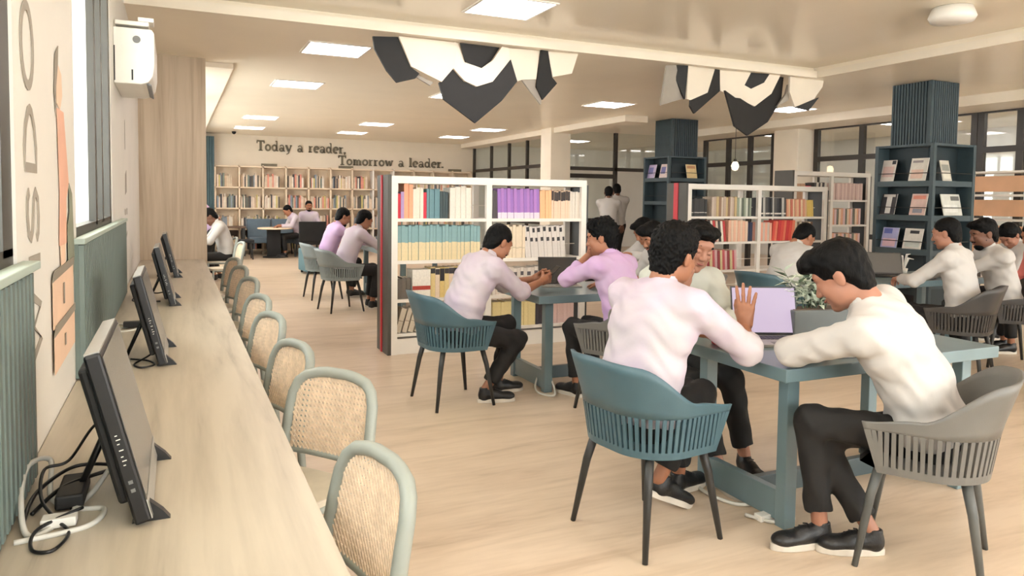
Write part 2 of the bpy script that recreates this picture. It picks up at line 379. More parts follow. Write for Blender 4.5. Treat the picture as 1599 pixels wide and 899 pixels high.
# counter along the windows
t = thing('counter', 'long pale wood counter under the windows holding the computers', 'counter', (0, 0, 0))
m = MB(); m.bb(LEFT_X+.002, .31, -1.5, 9.39, .715, .752); m.build('worktop', 'counter', t, bevel=.003)
m = MB(); m.bb(-.366, -.346, -1.5, 9.39, .12, .715); m.build('back_panel', 'counter', t)
for y in (-.2, 1.9, 4.0, 6.1, 8.2): m = MB(); m.bb(-.345, .22, y-.018, y+.018, 0, .715); m.build('support_panel', 'counter', t)
t2 = thing('counter', 'pale wood counter beyond the timber end panel', 'counter', (0, 0, 0))
m = MB(); m.bb(LEFT_X+.002, .31, 9.65, 16.5, .715, .752); m.build('worktop', 'counter', t2)
for y in (10.2, 12.4, 15.8): m = MB(); m.bb(-.366, .22, y-.018, y+.018, 0, .715); m.build('support_panel', 'counter', t2)

# ---- plastic armchair with a slotted shell
def plan(s):
    """shell outline seen from above, s in -1..1 (right arm tip, back, left arm tip); forward is +y"""
    hw, yb, yf, r = .262, -.235, .20, .20
    L1 = yf-(yb+r); L2 = PI/2*r; L3 = (hw-r)*2; T = 2*(L1+L2)+L3; d = abs(s)*T/2; sg = 1 if s > 0 else -1
    if d < L3/2: p = (d, yb); n = (0, -1)
    elif d < L3/2+L2: a = (d-L3/2)/r; p = (hw-r+r*math.sin(a), yb+r-r*math.cos(a)); n = (math.sin(a), -math.cos(a))
    else: p = (hw, yb+r+(d-L3/2-L2)); n = (1, 0)
    return Vector((sg*p[0], p[1], 0)), Vector((sg*n[0], n[1], 0))
def smooth(a, b, x): x = min(1, max(0, (x-a)/(b-a))); return x*x*(3-2*x)
def ztop(s): s = abs(s); return .832-.165*smooth(.28, .66, s)-.03*smooth(.66, 1, s)-.012*(s/.28)**2*(s < .28)-(.012 if s >= .28 else 0)
ZS0, ZS1 = .45, .595
def shell_pt(s, z, off=0.0):
    p, n = plan(s); fl = .055*(z-.44)/.36 + .03*max(0, z-.62)/.2*(1-smooth(.2, .6, abs(s)))
    q = p+n*(fl+off); q.z = z
    if abs(s) > .86: q.y -= (.62-z)*.28*smooth(.86, 1, abs(s))  # arm front slants back to the seat
    return q
def band(z0f, z1f, n=64, k=5, th=.012):
    q = MB(); vs = []
    for i in range(n+1):
        s = -1+2*i/n
        for j in range(k+1):
            z = z0f(s)+(z1f(s)-z0f(s))*j/k; vs.append(shell_pt(s, z)); vs.append(shell_pt(s, z, th))
    fs = []; R = 2*(k+1)
    for i in range(n):
        for j in range(k):
            a = i*R+2*j; b = (i+1)*R+2*j
            fs.append((a, a+2, b+2, b)); fs.append((a+1, b+1, b+3, a+3))
        for j in (0, k):
            a = i*R+2*j; b = (i+1)*R+2*j; fs.append((a, b, b+1, a+1) if j == 0 else (a, a+1, b+1, b))
    for i in (0, n):
        for j in range(k):
            a = i*R+2*j; fs.append((a, a+1, a+3, a+2) if i == 0 else (a, a+2, a+3, a+1))
    return q.add(vs, fs)
BACK = band(lambda s: ZS1, ztop); RIM = band(lambda s: .418, lambda s: ZS0, k=3)
def seat_mb():
    q = MB(); q.v, q.f, q.m = list(RIM.v), list(RIM.f), list(RIM.m)
    for sg in (-1, 1):   # closed front ends of the arms
        a, b = sg*.955, sg*1.0
        q.add([shell_pt(a, ZS0-.004), shell_pt(b, ZS0-.004), shell_pt(b, ZS1+.004), shell_pt(a, ZS1+.004), shell_pt(a, ZS0-.004, .012), shell_pt(b, ZS0-.004, .012), shell_pt(b, ZS1+.004, .012), shell_pt(a, ZS1+.004, .012)], [(0, 1, 2, 3), (4, 7, 6, 5), (0, 4, 5, 1), (1, 5, 6, 2), (2, 6, 7, 3), (3, 7, 4, 0)])
    out = [shell_pt(-1+2*i/40, .445) for i in range(41)]
    out = out+[Vector((x, .205+.03*math.cos(x/.26*PI/2), .445)) for x in (-.18, -.09, 0, .09, .18)]
    return q.prism([(p.x, p.y, .425) for p in out], (0, 0, .024))
SEAT = seat_mb()
def leg_mb(sx, sy):
    q = MB(); q.tube([(sx*.18, sy*.15-.01, .43), (sx*.205, sy*.18-.01, .30), (sx*.245, sy*.225-.01, 0)], [.021, .019, .012], 8); return q
def sl_frame():
    q = MB(); q.box((0, 0, 0), (.40, .05, .022)); return q
CH = {}
def chair(label, x, y, deg, body, leg, group=None, slats=True, name='armchair'):
    """deg: direction the seat faces, 0 = +x, 90 = +y"""
    key = (body, leg, slats)
    if key in CH:
        o = copy_tree(CH[key])
        o['label'] = label
        if group: o['group'] = group
        o.location = (x, y, 0); o.rotation_euler = (0, 0, math.radians(deg-90)); return o
    t = thing(name, label, 'chair', (x, y, 0), math.radians(deg-90), group)
    BACK.build('backrest', body, t, smooth=True); SEAT.build('seat', body, t)
    for sx in (-1, 1):
        for sy in (-1, 1): leg_mb(sx, sy).build('leg', leg, t, smooth=True)
    q = MB(); q.box((0, -.01, .415), (.36, .03, .022)); q.box((0, -.01, .415), (.03, .30, .022)); q.build('under_frame', leg, t)
    n = 46; sm = bpy.data.meshes.get('chair_slat_'+body)
    if not sm:
        q = MB(); q.box((0, 0, 0), (.0165, .012, .152)); sm = q.mesh('chair_slat_'+body, body)
    for i in range(n):
        s = -.935+1.87*i/(n-1); a = shell_pt(s, ZS0-.003, .006); b = shell_pt(s, ZS1+.003, .006)
        up = (b-a).normalized(); _, nn = plan(s); nn = (nn-up*nn.dot(up)).normalized(); tx = nn.cross(up)
        M = Matrix((tx, nn, up)).transposed().to_4x4(); M.translation = (a+b)/2
        put('slat', sm, t, M=M)
    CH[key] = t; return t
G1 = 'slotted plastic armchairs'
chair('teal slotted armchair of the man bent over his phone beside the white bookcase', 1.87, 5.1, 4, 'chair_teal', 'leg_dark', G1)
chair('teal slotted armchair in the foreground centre, its back to the camera', 1.95, 2.74, 8, 'chair_teal', 'leg_dark', G1)
chair('grey slotted armchair in the right foreground cut by the frame', 2.87, 2.06, 122, 'chair_grey', 'leg_grey', G1)
chair('grey slotted armchair of the man in lavender tinted shirt propping up his head', 2.93, 4.50, 116, 'chair_grey', 'leg_dark', G1)
chair('grey slotted armchair of the smiling man, behind the front table', 2.68, 3.62, 265, 'chair_grey', 'leg_dark', G1)
chair('dark slotted armchair of the man typing on the black laptop', 6.12, 4.12, 112, 'chair_dark', 'leg_dark', G1)
chair('dark slotted armchair of the bearded man at the right', 7.15, 4.35, 140, 'chair_dark', 'leg_dark', G1)
chair('grey slotted armchair touching the right edge of the picture', 6.18, 3.18, 100, 'chair_grey', 'leg_dark', G1)
chair('teal slotted armchair of the man behind the leafy planter', 5.38, 5.55, 8, 'chair_teal', 'leg_dark', G1)
chair('pale slotted armchair half hidden by the white bookcase end', 2.0, 9.8, 10, 'chair_pale', 'leg_dark', G1)
chair('pale slotted armchair beside the teal ottoman', 2.0, 11.1, 5, 'chair_pale', 'leg_dark', G1)
chair('grey slotted armchair of the dark bearded man in the middle', 4.35, 5.55, 182, 'chair_grey', 'leg_dark', G1)

# ---- tables
def table(name, label, x0, x1, y0, y1, z=.768):
    cx, cy = (x0+x1)/2, (y0+y1)/2; L, D = x1-x0, y1-y0
    t = thing(name, label, 'table', (cx, cy, 0), 0, 'blue grey study tables')
    m = MB(); m.bb(-L/2, L/2, -D/2, D/2, z-.06, z); m.build('table_top', 'table_paint', t, bevel=.004)
    for sx in (-1, 1):
        xx = sx*(L/2-.13)
        for sy in (-1, 1): m = MB(); m.bb(xx-.035, xx+.035, sy*(D/2-.11)-.03, sy*(D/2-.11)+.03, 0, z-.06); m.build('leg', 'table_paint', t, bevel=.004)
        m = MB(); m.bb(xx-.022, xx+.022, -D/2+.13, D/2-.13, .02, .16); m.build('foot_plank', 'table_paint', t, bevel=.004)
    m = MB(); m.bb(-L/2+.15, L/2-.15, -.02, .02, .03, .13); m.build('stretcher', 'table_dark', t, bevel=.003)
    return t
table('study_table', 'blue grey table in the right foreground with laptop and planter', 2.43, 3.90, 2.40, 3.18)
table('study_table', 'blue grey table in front of the white bookcase', 2.50, 3.92, 4.95, 5.75)
table('study_table', 'blue grey table with the black laptop behind the planter', 5.75, 7.5, 4.75, 5.5)
table('study_table', 'blue grey table hidden behind the white bookcase', 2.6, 4.0, 9.3, 11.6)

# ---- cane chairs at the counter
def cane_chair(label, x, y, deg, group='cane back chairs along the counter'):
    key = 'cane'
    if key in CH:
        o = copy_tree(CH[key]); o['label'] = label; o.location = (x, y, 0); o.rotation_euler = (0, 0, math.radians(deg-90)); return o
    t = thing('cane_chair', label, 'chair', (x, y, 0), math.radians(deg-90), group)
    hw = .205
    def bk(u, z):  # the back's surface: curved round the sitter, leaning back
        zz = z-.45; return Vector((u, -.215-.10*zz-.22*zz*zz+.42*u*u, z))
    pts = [(-hw-.01, -.235, 0), (-hw, -.215, .25), (-hw, -.20, .42)]
    loop = [bk(-hw, .48), bk(-hw-.004, .57), bk(-hw-.002, .65), bk(-hw+.004, .73), bk(-hw+.022, .775), bk(-hw+.055, .802), bk(-hw+.11, .815), bk(-.05, .82)]
    path = [Vector(p) for p in pts]+loop; full = path+[Vector((-p.x, p.y, p.z)) for p in reversed(path)]
    m = MB(); m.tube(full, [.014, .016, .018, .020]+[.021]*(len(full)-8)+[.020, .018, .016, .014], 10); m.build('back_frame', 'cane_frame', t, smooth=True)
    m = MB(); m.tube([bk(-hw+2*hw*i/8, .515) for i in range(9)], .011, 8); m.build('lower_rail', 'cane_frame', t, smooth=True)
    # woven cane: two straight sets and two diagonal sets of strands, small holes between
    m = MB(); a0, a1, b0, b1, st = -hw+.012, hw-.012, .52, .805, .0195
    def clip(u, z): return a0 <= u <= a1 and b0 <= z <= b1 and not (abs(u) > hw-.06 and z > b1-.05 and (abs(u)-(hw-.06))**2+(z-(b1-.05))**2 > .052**2)
    def strand(p, d, w, o):
        pts = []; k = 0
        while k < 60:
            u, z = p[0]+d[0]*k*.022, p[1]+d[1]*k*.022
            if clip(u, z): pts.append((u, z))
            k += 1
        if len(pts) < 2: return
        vs, fs = [], []; nx, nz = -d[1]*w/2, d[0]*w/2
        for u, z in pts:
            for s in (-1, 1):
                q = bk(u+s*nx, z+s*nz); vs += [q+Vector((0, o+.0012, 0)), q+Vector((0, o-.0012, 0))]
        for i in range(len(pts)-1):
            a = 4*i; b = a+4; fs += [(a, a+2, b+2, b), (a+1, b+1, b+3, a+3), (a, b, b+1, a+1), (a+2, a+3, b+3, b+2)]
        m.add(vs, fs)
    for i in range(int((a1-a0)/st)+1): strand((a0+i*st, b0), (0, 1), .0092, .001)
    for i in range(int((b1-b0)/st)+1): strand((a0, b0+i*st), (1, 0), .0092, -.001)
    r2 = math.sqrt(.5)
    for i in range(-22, 28): strand((a0+(i+.5)*st, b0) if i >= 0 else (a0, b0-(i+.5)*st), (r2, r2), .005, .003)
    for i in range(0, 48): strand((a0+(i+.5)*st, b0) if a0+(i+.5)*st < a1 else (a1, b0+(a0+(i+.5)*st-a1)), (-r2, r2), .005, -.003)
    o = m.build('cane_panel', 'cane', t); o['kind'] = 'stuff'
    m = MB()
    out = [(.20*math.cos(a)*(abs(math.cos(a))**-.45 if abs(math.cos(a)) > .01 else 1)*.98, .20*math.sin(a)*(abs(math.sin(a))**-.45 if abs(math.sin(a)) > .01 else 1), .435) for a in [2*PI*i/28 for i in range(28)]]
    m.prism(out, (0, 0, .03)); m.build('seat', 'cane_seat', t, bevel=.006)
    for sx in (-1, 1): m = MB(); m.tube([(sx*.19, .17, .44), (sx*.20, .19, 0)], [.016, .012], 8); m.build('leg', 'cane_frame', t, smooth=True)
    for sx in (-1, 1): m = MB(); m.tube([(sx*.20, -.205, .43), (sx*.19, .17, .43)], .013, 8); m.build('side_rail', 'cane_frame', t, smooth=True)
    CH[key] = t; return t
CY = [(.22, 1.82, 199), (.34, 2.67, 224), (.24, 3.4, 203), (.24, 4.31, 203), (.26, 5.15, 203), (.3, 6.3, 203), (.31, 7.4, 203), (.32, 8.4, 203)]
for k, (x, y, d) in enumerate(CY):
    cane_chair('%s cane back chair along the counter, counted from the camera' % ORD[k], x+.0, y, d-8)
cane_chair('cane back chair of the man beyond the timber panel', .62, 12.7, 185)
cane_chair('empty cane back chair past the timber panel', .62, 11.4, 190)

# ---- all in one computers on the counter
def monitor(label, x, y, rz=0):
    t = thing('computer_monitor', label, 'computer', (x, y, .752), rz, 'black computers on the counter')
    T = Matrix.Rotation(-math.radians(14), 3, 'Y')           # screen faces +x, leans back
    W_, H_, D_ = .50, .415, .035
    def tb(mb, x0, x1, y0, y1, z0, z1, mi=0): mb.box(T @ Vector(((x0+x1)/2, (y0+y1)/2, (z0+z1)/2)), (x1-x0, y1-y0, z1-z0), mi, T)
    q = MB(); tb(q, -D_, 0, 0, W_, .012, H_); q.build('housing', 'black_plastic', t, bevel=.006)
    q = MB(); tb(q, -D_-.022, -D_+.002, .03, W_-.03, .06, H_-.03); q.build('back_cover', 'black_matt', t, bevel=.008)
    q = MB(); tb(q, .0005, .002, .012, W_-.012, .065, H_-.012); q.build('screen', 'screen_dark', t)
    q = MB(); tb(q, .0005, .003, .004, W_-.004, .016, .062); q.build('lower_bezel', 'bezel_silver', t)
    q = MB(); tb(q, -D_+.002, -.002, .01, W_-.01, H_-.001, H_+.003); q.build('top_vent', 'bezel_silver', t)
    q = MB(); q.tube([T @ Vector((-.04, W_*.5, .22)), (-.175, W_*.5, .008)], [.009, .008], 8); q.tube([(-.175, W_*.5-.09, .008), (-.175, W_*.5+.09, .008)], .008, 8); q.build('stand_leg', 'black_plastic', t, smooth=True)
    for yy in (.04, W_-.04): q = MB(); q.prism([(-.045, yy-.012, .0), (.035, yy-.012, 0), (.02, yy-.012, .02), (-.012, yy-.012, .05)], (0, .024, 0)); q.build('foot', 'black_plastic', t)
    # small white marks and buttons on the near edge
    q = MB()
    for k, z in enumerate((.155, .165, .175, .19, .205, .215, .225)):
        tb(q, -.021, -.012 if k % 2 else -.016, -.0012, .0005, z, z+.002)
    q.build('edge_marks', 'white_plastic', t)
    q = MB()
    for z in (.09, .11): tb(q, -.022, -.013, -.0012, .0005, z, z+.008)
    q.build('port', 'grey_plastic', t)
    return t
monitor('nearest black computer on the counter, its silver lower edge in view', -.052, 1.82)
monitor('second black computer on the counter from the camera', -.035, 3.52)
monitor('third black computer on the counter from the camera', .0, 5.42)
monitor('farthest black computer on the counter', .025, 7.3)

# ---- bookcases and books
def bookcase(name, label, x0, y0, L, D, H, zs, ups, ends=True, kick=.15, red=(.40, .62), mt='white_paint', group=None):
    t = thing(name, label, 'bookcase', (x0, y0, 0), 0, group)
    for u in ups: m = MB(); m.bb(u-.03, u+.03, 0, .045, 0, H-.068); m.build('upright', mt, t); 
    for u in ups: m = MB(); m.bb(u-.03, u+.03, D-.045, D, 0, H-.068); m.build('upright', mt, t)
    for k, z in enumerate(zs): m = MB(); m.bb(.02, L-.02, .008, D-.008, z-.03, z); m.build('shelf', mt, t)
    m = MB(); m.bb(.0, L, .0, D, H-.07, H); m.build('top_rail', mt, t)
    m = MB(); m.bb(.0, L, .012, D-.012, 0, kick); m.build('plinth', mt, t)
    for k, z in enumerate(zs):
        m = MB(); m.tube([(.03, D/2, z+.13), (L-.03, D/2, z+.13)], .005, 6); m.build('divider_rod', mt, t)
    if ends:
        m = MB(); m.bb(-.035, 0, -.0, D, 0, H+.01); ep = m.build('end_panel', 'end_grey', t)
        if red: m = MB(); m.bb(-.045, -.034, D*red[0], D*red[1], 0, H+.01); m.build('red_stripe', 'red', ep)
        m = MB(); m.bb(L, L+.02, 0, D, 0, H-.05); m.build('end_panel', 'leg_dark', t)
    return t
X1, Y1 = 1.86, 6.8
Z1 = [.20, .53, .90, 1.305]
bookcase('bookcase', 'open white bookcase with a dark end panel and red stripe, left of centre', X1, Y1, 2.12, .40, 1.71, Z1, [.03, 1.0, 2.09], red=(.5, .62))
X2, Y2 = 6.25, 8.0
Z2 = [.20, .56, .95, 1.30]
bookcase('bookcase', 'open white bookcase behind the smiling man, red stripe on its end', X2, Y2, 2.55, .42, 1.74, Z2, [.03, 1.25, 2.52])
X3, Y3 = 9.15, 9.0
Z3 = [.3, .72, 1.14, 1.56]
bookcase('bookcase', 'tall white bookcase left of the near slate column', X3, Y3, 1.75, .4, 2.02, Z3, [.03, .85, 1.72], red=False)
BM = {}
def cover(rgb):
    k = 'book_%d_%d_%d' % rgb
    if k not in MATS: mat(k, rgb, .55, .06, 12)
    return k
def book_mesh(rgb, rgb2=None, z0=.0, z1=.5):
    """unit book: thickness x, depth y (spine at y=0), height z; optional second colour band on the spine"""
    k = (rgb, rgb2, z0, z1)
    if k in BM: return BM[k]
    q = MB(); q.bb(-.5, -.44, 0, 1, 0, 1); q.bb(.44, .5, 0, 1, 0, 1); q.bb(-.44, .44, 0, .02, 0, 1); q.bb(-.44, .44, .02, .97, .012, .985, 1)
    ms = [cover(rgb), 'paper']
    if rgb2: q.bb(-.5, .5, -.004, 0, z0, z1, 2); ms.append(cover(rgb2))
    BM[k] = q.mesh('book', ms); return BM[k]
NB = [0]
def book(x, y, z, w, d, h, me, label, group, tilt=0.0, name='book'):
    o = put(name, me); NB[0] += 1
    M = Matrix.Translation((x, y, z)) @ Matrix.Rotation(tilt, 4, 'Y') @ Matrix.Diagonal((w, d, h, 1)); o.matrix_world = M
    return tag(o, label, 'book', group)
def nth(i, n):
    if n == 1: return ''
    return ', %s from left' % (ORD2[i])
ORD2 = ['first', 'second', 'third', 'fourth', 'fifth', 'sixth', 'seventh', 'eighth', 'ninth', 'tenth', 'eleventh', 'twelfth', 'thirteenth', 'fourteenth', 'fifteenth', 'sixteenth', 'seventeenth', 'eighteenth', 'nineteenth', 'twentieth', 'twenty-first', 'twenty-second', 'twenty-third', 'twenty-fourth', 'twenty-fifth', 'twenty-sixth']
def run(x, y, z, n, w, h, me, label, group, tilt=0.0, d=.2, jit=.03, gap=.002):
    for i in range(n):
        mm = me[i % len(me)] if isinstance(me, list) else me
        hh = h*(1+rnd.uniform(-jit, jit)); ww = w*(1+rnd.uniform(-.12, .12))
        x += ww/2; book(x+(ww/2*0), y+rnd.uniform(0, .012), z+(abs(math.sin(tilt))*ww/2 if tilt else 0)+.001, ww, d, hh, mm, label+nth(i, n), group, tilt); x += ww/2+gap+(abs(tilt)*.0)
    return x
def g(n): return 'books: '+n
yb = Y1+.03
def L1(s): return s
A = 'on striped bookcase\'s top left shelf'
x = X1+.07
for rgb, n, w, h, nm in (((206, 40, 62), 1, .03, .24, 'crimson'), ((178, 150, 196), 1, .035, .26, 'mauve'), ((244, 168, 130), 2, .04, .33, 'orange'), ((232, 222, 204), 3, .034, .29, 'cream'), ((206, 40, 62), 1, .03, .25, 'thin red'), ((104, 142, 150), 5, .026, .28, 'teal'), ((58, 74, 76), 3, .024, .26, 'dark slate')):
    x = run(x, yb, Z1[3], n, w, h, book_mesh(rgb), '%s book standing %s' % (nm, A), g(nm+' '+A))
x = run(x+.02, yb, Z1[3], 4, .055, .31, book_mesh((228, 220, 206)), 'broad off white folder %s' % A, g('folders '+A))
A = 'on striped bookcase\'s second left shelf'
x = run(X1+.07, yb, Z1[2], 25, .032, .335, book_mesh((136, 172, 174), (232, 214, 170), 0, .52), 'teal book with cream lower spine %s' % A, g('two tone '+A))
A = 'on striped bookcase\'s third left shelf'
x = run(X1+.07, yb, Z1[1], 3, .04, .2, book_mesh((110, 102, 92)), 'squat grey brown book %s' % A, g('squat '+A))
x = run(x+.01, yb-.02, Z1[1], 1, .20, .28, book_mesh((236, 230, 218), (176, 66, 52), .30, .44), 'wide white box file with red mark %s' % A, g('box file'))
x = run(x+.01, yb, Z1[1], 12, .042, .29, [book_mesh((232, 210, 150), (52, 50, 54), .8, .97), book_mesh((236, 214, 190), (58, 54, 60), .78, .97), book_mesh((228, 200, 130), (40, 40, 44), .55, .97)], 'yellow spined book with dark title %s' % A, g('yellow '+A))
A = 'leaning on striped bookcase\'s bottom left shelf'
x = run(X1+.05, yb, Z1[0], 13, .046, .235, book_mesh((204, 192, 172), (160, 148, 130), .46, .50), 'beige bound journal %s' % A, g('journals '+A), tilt=.28, gap=.016)
A = 'on striped bookcase\'s top right shelf'
x = run(X1+1.06, yb, Z1[3], 2, .024, .28, book_mesh((84, 76, 78)), 'thin dark book %s' % A, g('thin dark '+A))
x = run(x, yb, Z1[3], 13, .034, .30, [book_mesh((156, 112, 188), (226, 214, 226), 0, .2), book_mesh((176, 124, 196), (226, 214, 226), 0, .2)], 'purple book with pale foot %s' % A, g('purple '+A), tilt=-.03)
x = run(x, yb, Z1[3], 4, .034, .29, book_mesh((244, 190, 140)), 'apricot book %s' % A, g('apricot '+A), tilt=-.02)
x = run(x, yb, Z1[3], 8, .025, .29, book_mesh((240, 208, 180), (54, 44, 40), .64, .97), 'peach book with black head band %s' % A, g('peach '+A))
x = run(x, yb, Z1[3], 4, .03, .28, book_mesh((226, 216, 202)), 'off white book at the end %s' % A, g('off white '+A))
A = 'on striped bookcase\'s second right shelf'
x = run(X1+1.06, yb, Z1[2], 10, .034, .33, book_mesh((232, 214, 186), (206, 190, 160), .3, .34), 'cream book behind the bent head %s' % A, g('cream '+A))
x = run(x+.01, yb, Z1[2], 15, .03, .325, [book_mesh((222, 214, 206), (48, 44, 46), .52, .64), book_mesh((222, 214, 206), (48, 44, 46), .82, .96)], 'white book with black spine marks %s' % A, g('marked '+A), tilt=-.09)
A = 'on striped bookcase\'s third right shelf'
x = run(X1+1.06, yb, Z1[1], 26, .036, .27, [book_mesh((226, 216, 204), (86, 80, 84), .7, .85), book_mesh((214, 202, 190))], 'grey white book %s' % A, g('grey '+A))
A = 'on striped bookcase\'s bottom right shelf'
x = run(X1+1.06, yb, Z1[0], 11, .042, .25, book_mesh((236, 218, 160)), 'pale yellow book %s' % A, g('pale yellow '+A))
x = run(x, yb, Z1[0], 4, .03, .26, book_mesh((60, 54, 60)), 'dark book %s' % A, g('dark '+A))
x = run(x, yb, Z1[0], 8, .04, .26, book_mesh((226, 196, 190)), 'dusty pink book %s' % A, g('pink '+A))
# second bookcase
yb = Y2+.03
PAL = [(214, 196, 170), (120, 96, 76), (226, 214, 196), (96, 92, 84), (180, 150, 120), (70, 74, 80)]
A = 'on top shelf behind the smiling man'
x = run(X2+.08, yb, Z2[3], 6, .042, .24, book_mesh((52, 52, 52), (200, 196, 186), .2, .24), 'black lettered volume %s' % A, g('black '+A))
x = run(x+.08, yb, Z2[3], 11, .038, .27, [book_mesh(c) for c in ((206, 190, 172), (190, 168, 150), (200, 176, 130), (150, 120, 96))], 'brown and beige book %s' % A, g('brown '+A))
x = run(x+.01, yb, Z2[3], 7, .034, .26, [book_mesh(c) for c in ((150, 160, 140), (206, 210, 196), (96, 104, 92))], 'greenish book %s' % A, g('greenish '+A))
x = run(X2+1.31, yb, Z2[3], 11, .04, .27, [book_mesh(c, (225, 218, 206), .12, .2) for c in ((44, 44, 46), (190, 186, 178), (84, 82, 80), (60, 60, 64))], 'black and white spined book %s' % A, g('black white '+A), tilt=-.03)
x = run(x+.01, yb, Z2[3], 10, .036, .25, [book_mesh(c) for c in ((222, 160, 130), (226, 190, 150), (206, 120, 100), (232, 206, 170))], 'orange toned book %s' % A, g('orange '+A), tilt=-.05)
x = run(x+.01, yb, Z2[3], 3, .04, .24, book_mesh((226, 196, 110)), 'golden yellow book %s' % A, g('golden '+A), tilt=-.08)
A = 'on middle shelf behind the smiling man'
x = run(X2+.08, yb, Z2[2], 7, .04, .28, [book_mesh(c) for c in ((214, 196, 176), (60, 56, 56))], 'plain book left end %s' % A, g('plain '+A))
x = run(x, yb, Z2[2], 8, .036, .29, [book_mesh(c) for c in ((224, 200, 180), (70, 60, 56), (236, 226, 210), (196, 60, 60))], 'mixed red and cream book %s' % A, g('mixed '+A), tilt=-.12, gap=.006)
x = run(x+.03, yb, Z2[2], 8, .042, .29, [book_mesh((240, 190, 160)), book_mesh((236, 206, 180))], 'salmon book %s' % A, g('salmon '+A))
x = run(x, yb, Z2[2], 2, .045, .27, book_mesh((52, 56, 80)), 'navy book %s' % A, g('navy '+A))
x = run(X2+1.31, yb, Z2[2], 5, .042, .26, [book_mesh((240, 176, 150)), book_mesh((214, 196, 180))], 'pale orange book %s' % A, g('pale orange '+A))
x = run(x, yb, Z2[2], 8, .05, .29, [book_mesh((222, 84, 70)), book_mesh((232, 130, 100)), book_mesh((204, 60, 62))], 'red book %s' % A, g('red '+A), tilt=.1)
x = run(x+.02, yb, Z2[2], 8, .04, .27, [book_mesh(c) for c in PAL], 'brown mixed book %s' % A, g('brown mixed '+A))
A = 'on low shelf behind the smiling man'
x = run(X2+.3, yb, Z2[1], 14, .04, .27, [book_mesh(c) for c in ((196, 90, 96), (220, 180, 180), (150, 60, 66), (222, 206, 160))], 'rosy book %s' % A, g('rosy '+A), tilt=-.06)
# third bookcase
yb = Y3+.03
A = 'tall bookcase by the column'
x = run(X3+.08, yb, Z3[3], 4, .05, .26, book_mesh((190, 150, 120)), 'tan book on the top left shelf, %s' % A, g('tan '+A))
x = run(x, yb, Z3[3], 2, .06, .22, book_mesh((206, 40, 62)), 'crimson book on the top left shelf, %s' % A, g('crimson '+A))
x = run(x+.05, yb, Z3[3], 6, .045, .28, [book_mesh((70, 66, 66)), book_mesh((206, 198, 186))], 'dark pale book on the top left shelf, %s' % A, g('dark pale '+A), tilt=.08)
x = run(X3+.92, yb, Z3[3], 15, .045, .28, [book_mesh((222, 196, 186)), book_mesh((206, 176, 168))], 'dusty rose volume on the top right shelf, %s' % A, g('rose '+A))
for zz, nm in ((Z3[2], 'second'), (Z3[1], 'third')):
    x = run(X3+.92, yb, zz, 14, .045, .27, [book_mesh(c) for c in ((226, 170, 140), (222, 190, 190), (120, 120, 110), (230, 206, 180))], 'mixed pinkish book on the %s right shelf, %s' % (nm, A), g('pinkish '+nm+A))
# back wall shelving
NC, X0, X9 = 12, .93, 7.9; cw = (X9-X0)/NC
wt = thing('wall_shelving', 'long wooden bookshelf covering the back wall below the lettering', 'bookcase', (0, 0, 0))
YB = 20.16; ZB = [.12, .66, 1.2, 1.74, 2.28]
for i in range(NC+1): m = MB(); m.bb(X0+cw*i-.02, X0+cw*i+.02, YB, YB+.33, 0, 2.3); m.build('upright', 'shelf_wood' if i not in (7, 8) else 'white_paint', wt)
for z in ZB: m = MB(); m.bb(X0-.02, X9+.02, YB, YB+.33, z-.035, z); m.build('shelf', 'shelf_wood', wt)
for i in range(NC):
    for j in range(4):
        m = MB(); m.bb(X0+cw*i+.02, X0+cw*i+cw-.02, YB+.31, YB+.33, ZB[j], ZB[j+1]-.035)
        m.build('back_panel', 'shelf_back_dark' if (i*7+j*3) % 7 < 2 or j == 0 else 'shelf_wood', wt)
wb = MB(); cols = [(214, 196, 170), (226, 206, 186), (96, 90, 80), (196, 170, 140), (232, 222, 206), (120, 130, 120), (222, 150, 130), (140, 150, 160), (70, 70, 74), (206, 190, 120)]
for i in range(NC):
    for j in range(4):
        x = X0+cw*i+.04; end = X0+cw*(i+1)-.04-rnd.choice((0, .0, .1))
        while x < end-.03:
            w_ = rnd.uniform(.022, .05); h = rnd.uniform(.26, .36); wb.bb(x, x+w_-.003, YB+.05+rnd.uniform(0, .02), YB+.24, ZB[j]+.001, ZB[j]+h, rnd.choice((0, 0, 1, 1, 3, 4, 4, 2, 5, 6, 7, 8, 9))); x += w_
o = wb.build('shelved_books', [cover(c) for c in cols]); tag(o, 'mixed books filling the wooden shelving on the back wall', 'books'); o['kind'] = 'stuff'
for k, (x, lab) in enumerate(((2.25, 'left'), (4.25, 'middle'), (7.4, 'right'))):
    m = MB(); m.bb(-.2, .2, -.01, .01, 0, .07); tag(m.build('shelf_sign', 'sign_letter', None, (x, YB+.05, 2.283)), '%s of three small dark signs standing on the wall shelving' % lab, 'sign', 'shelf signs')
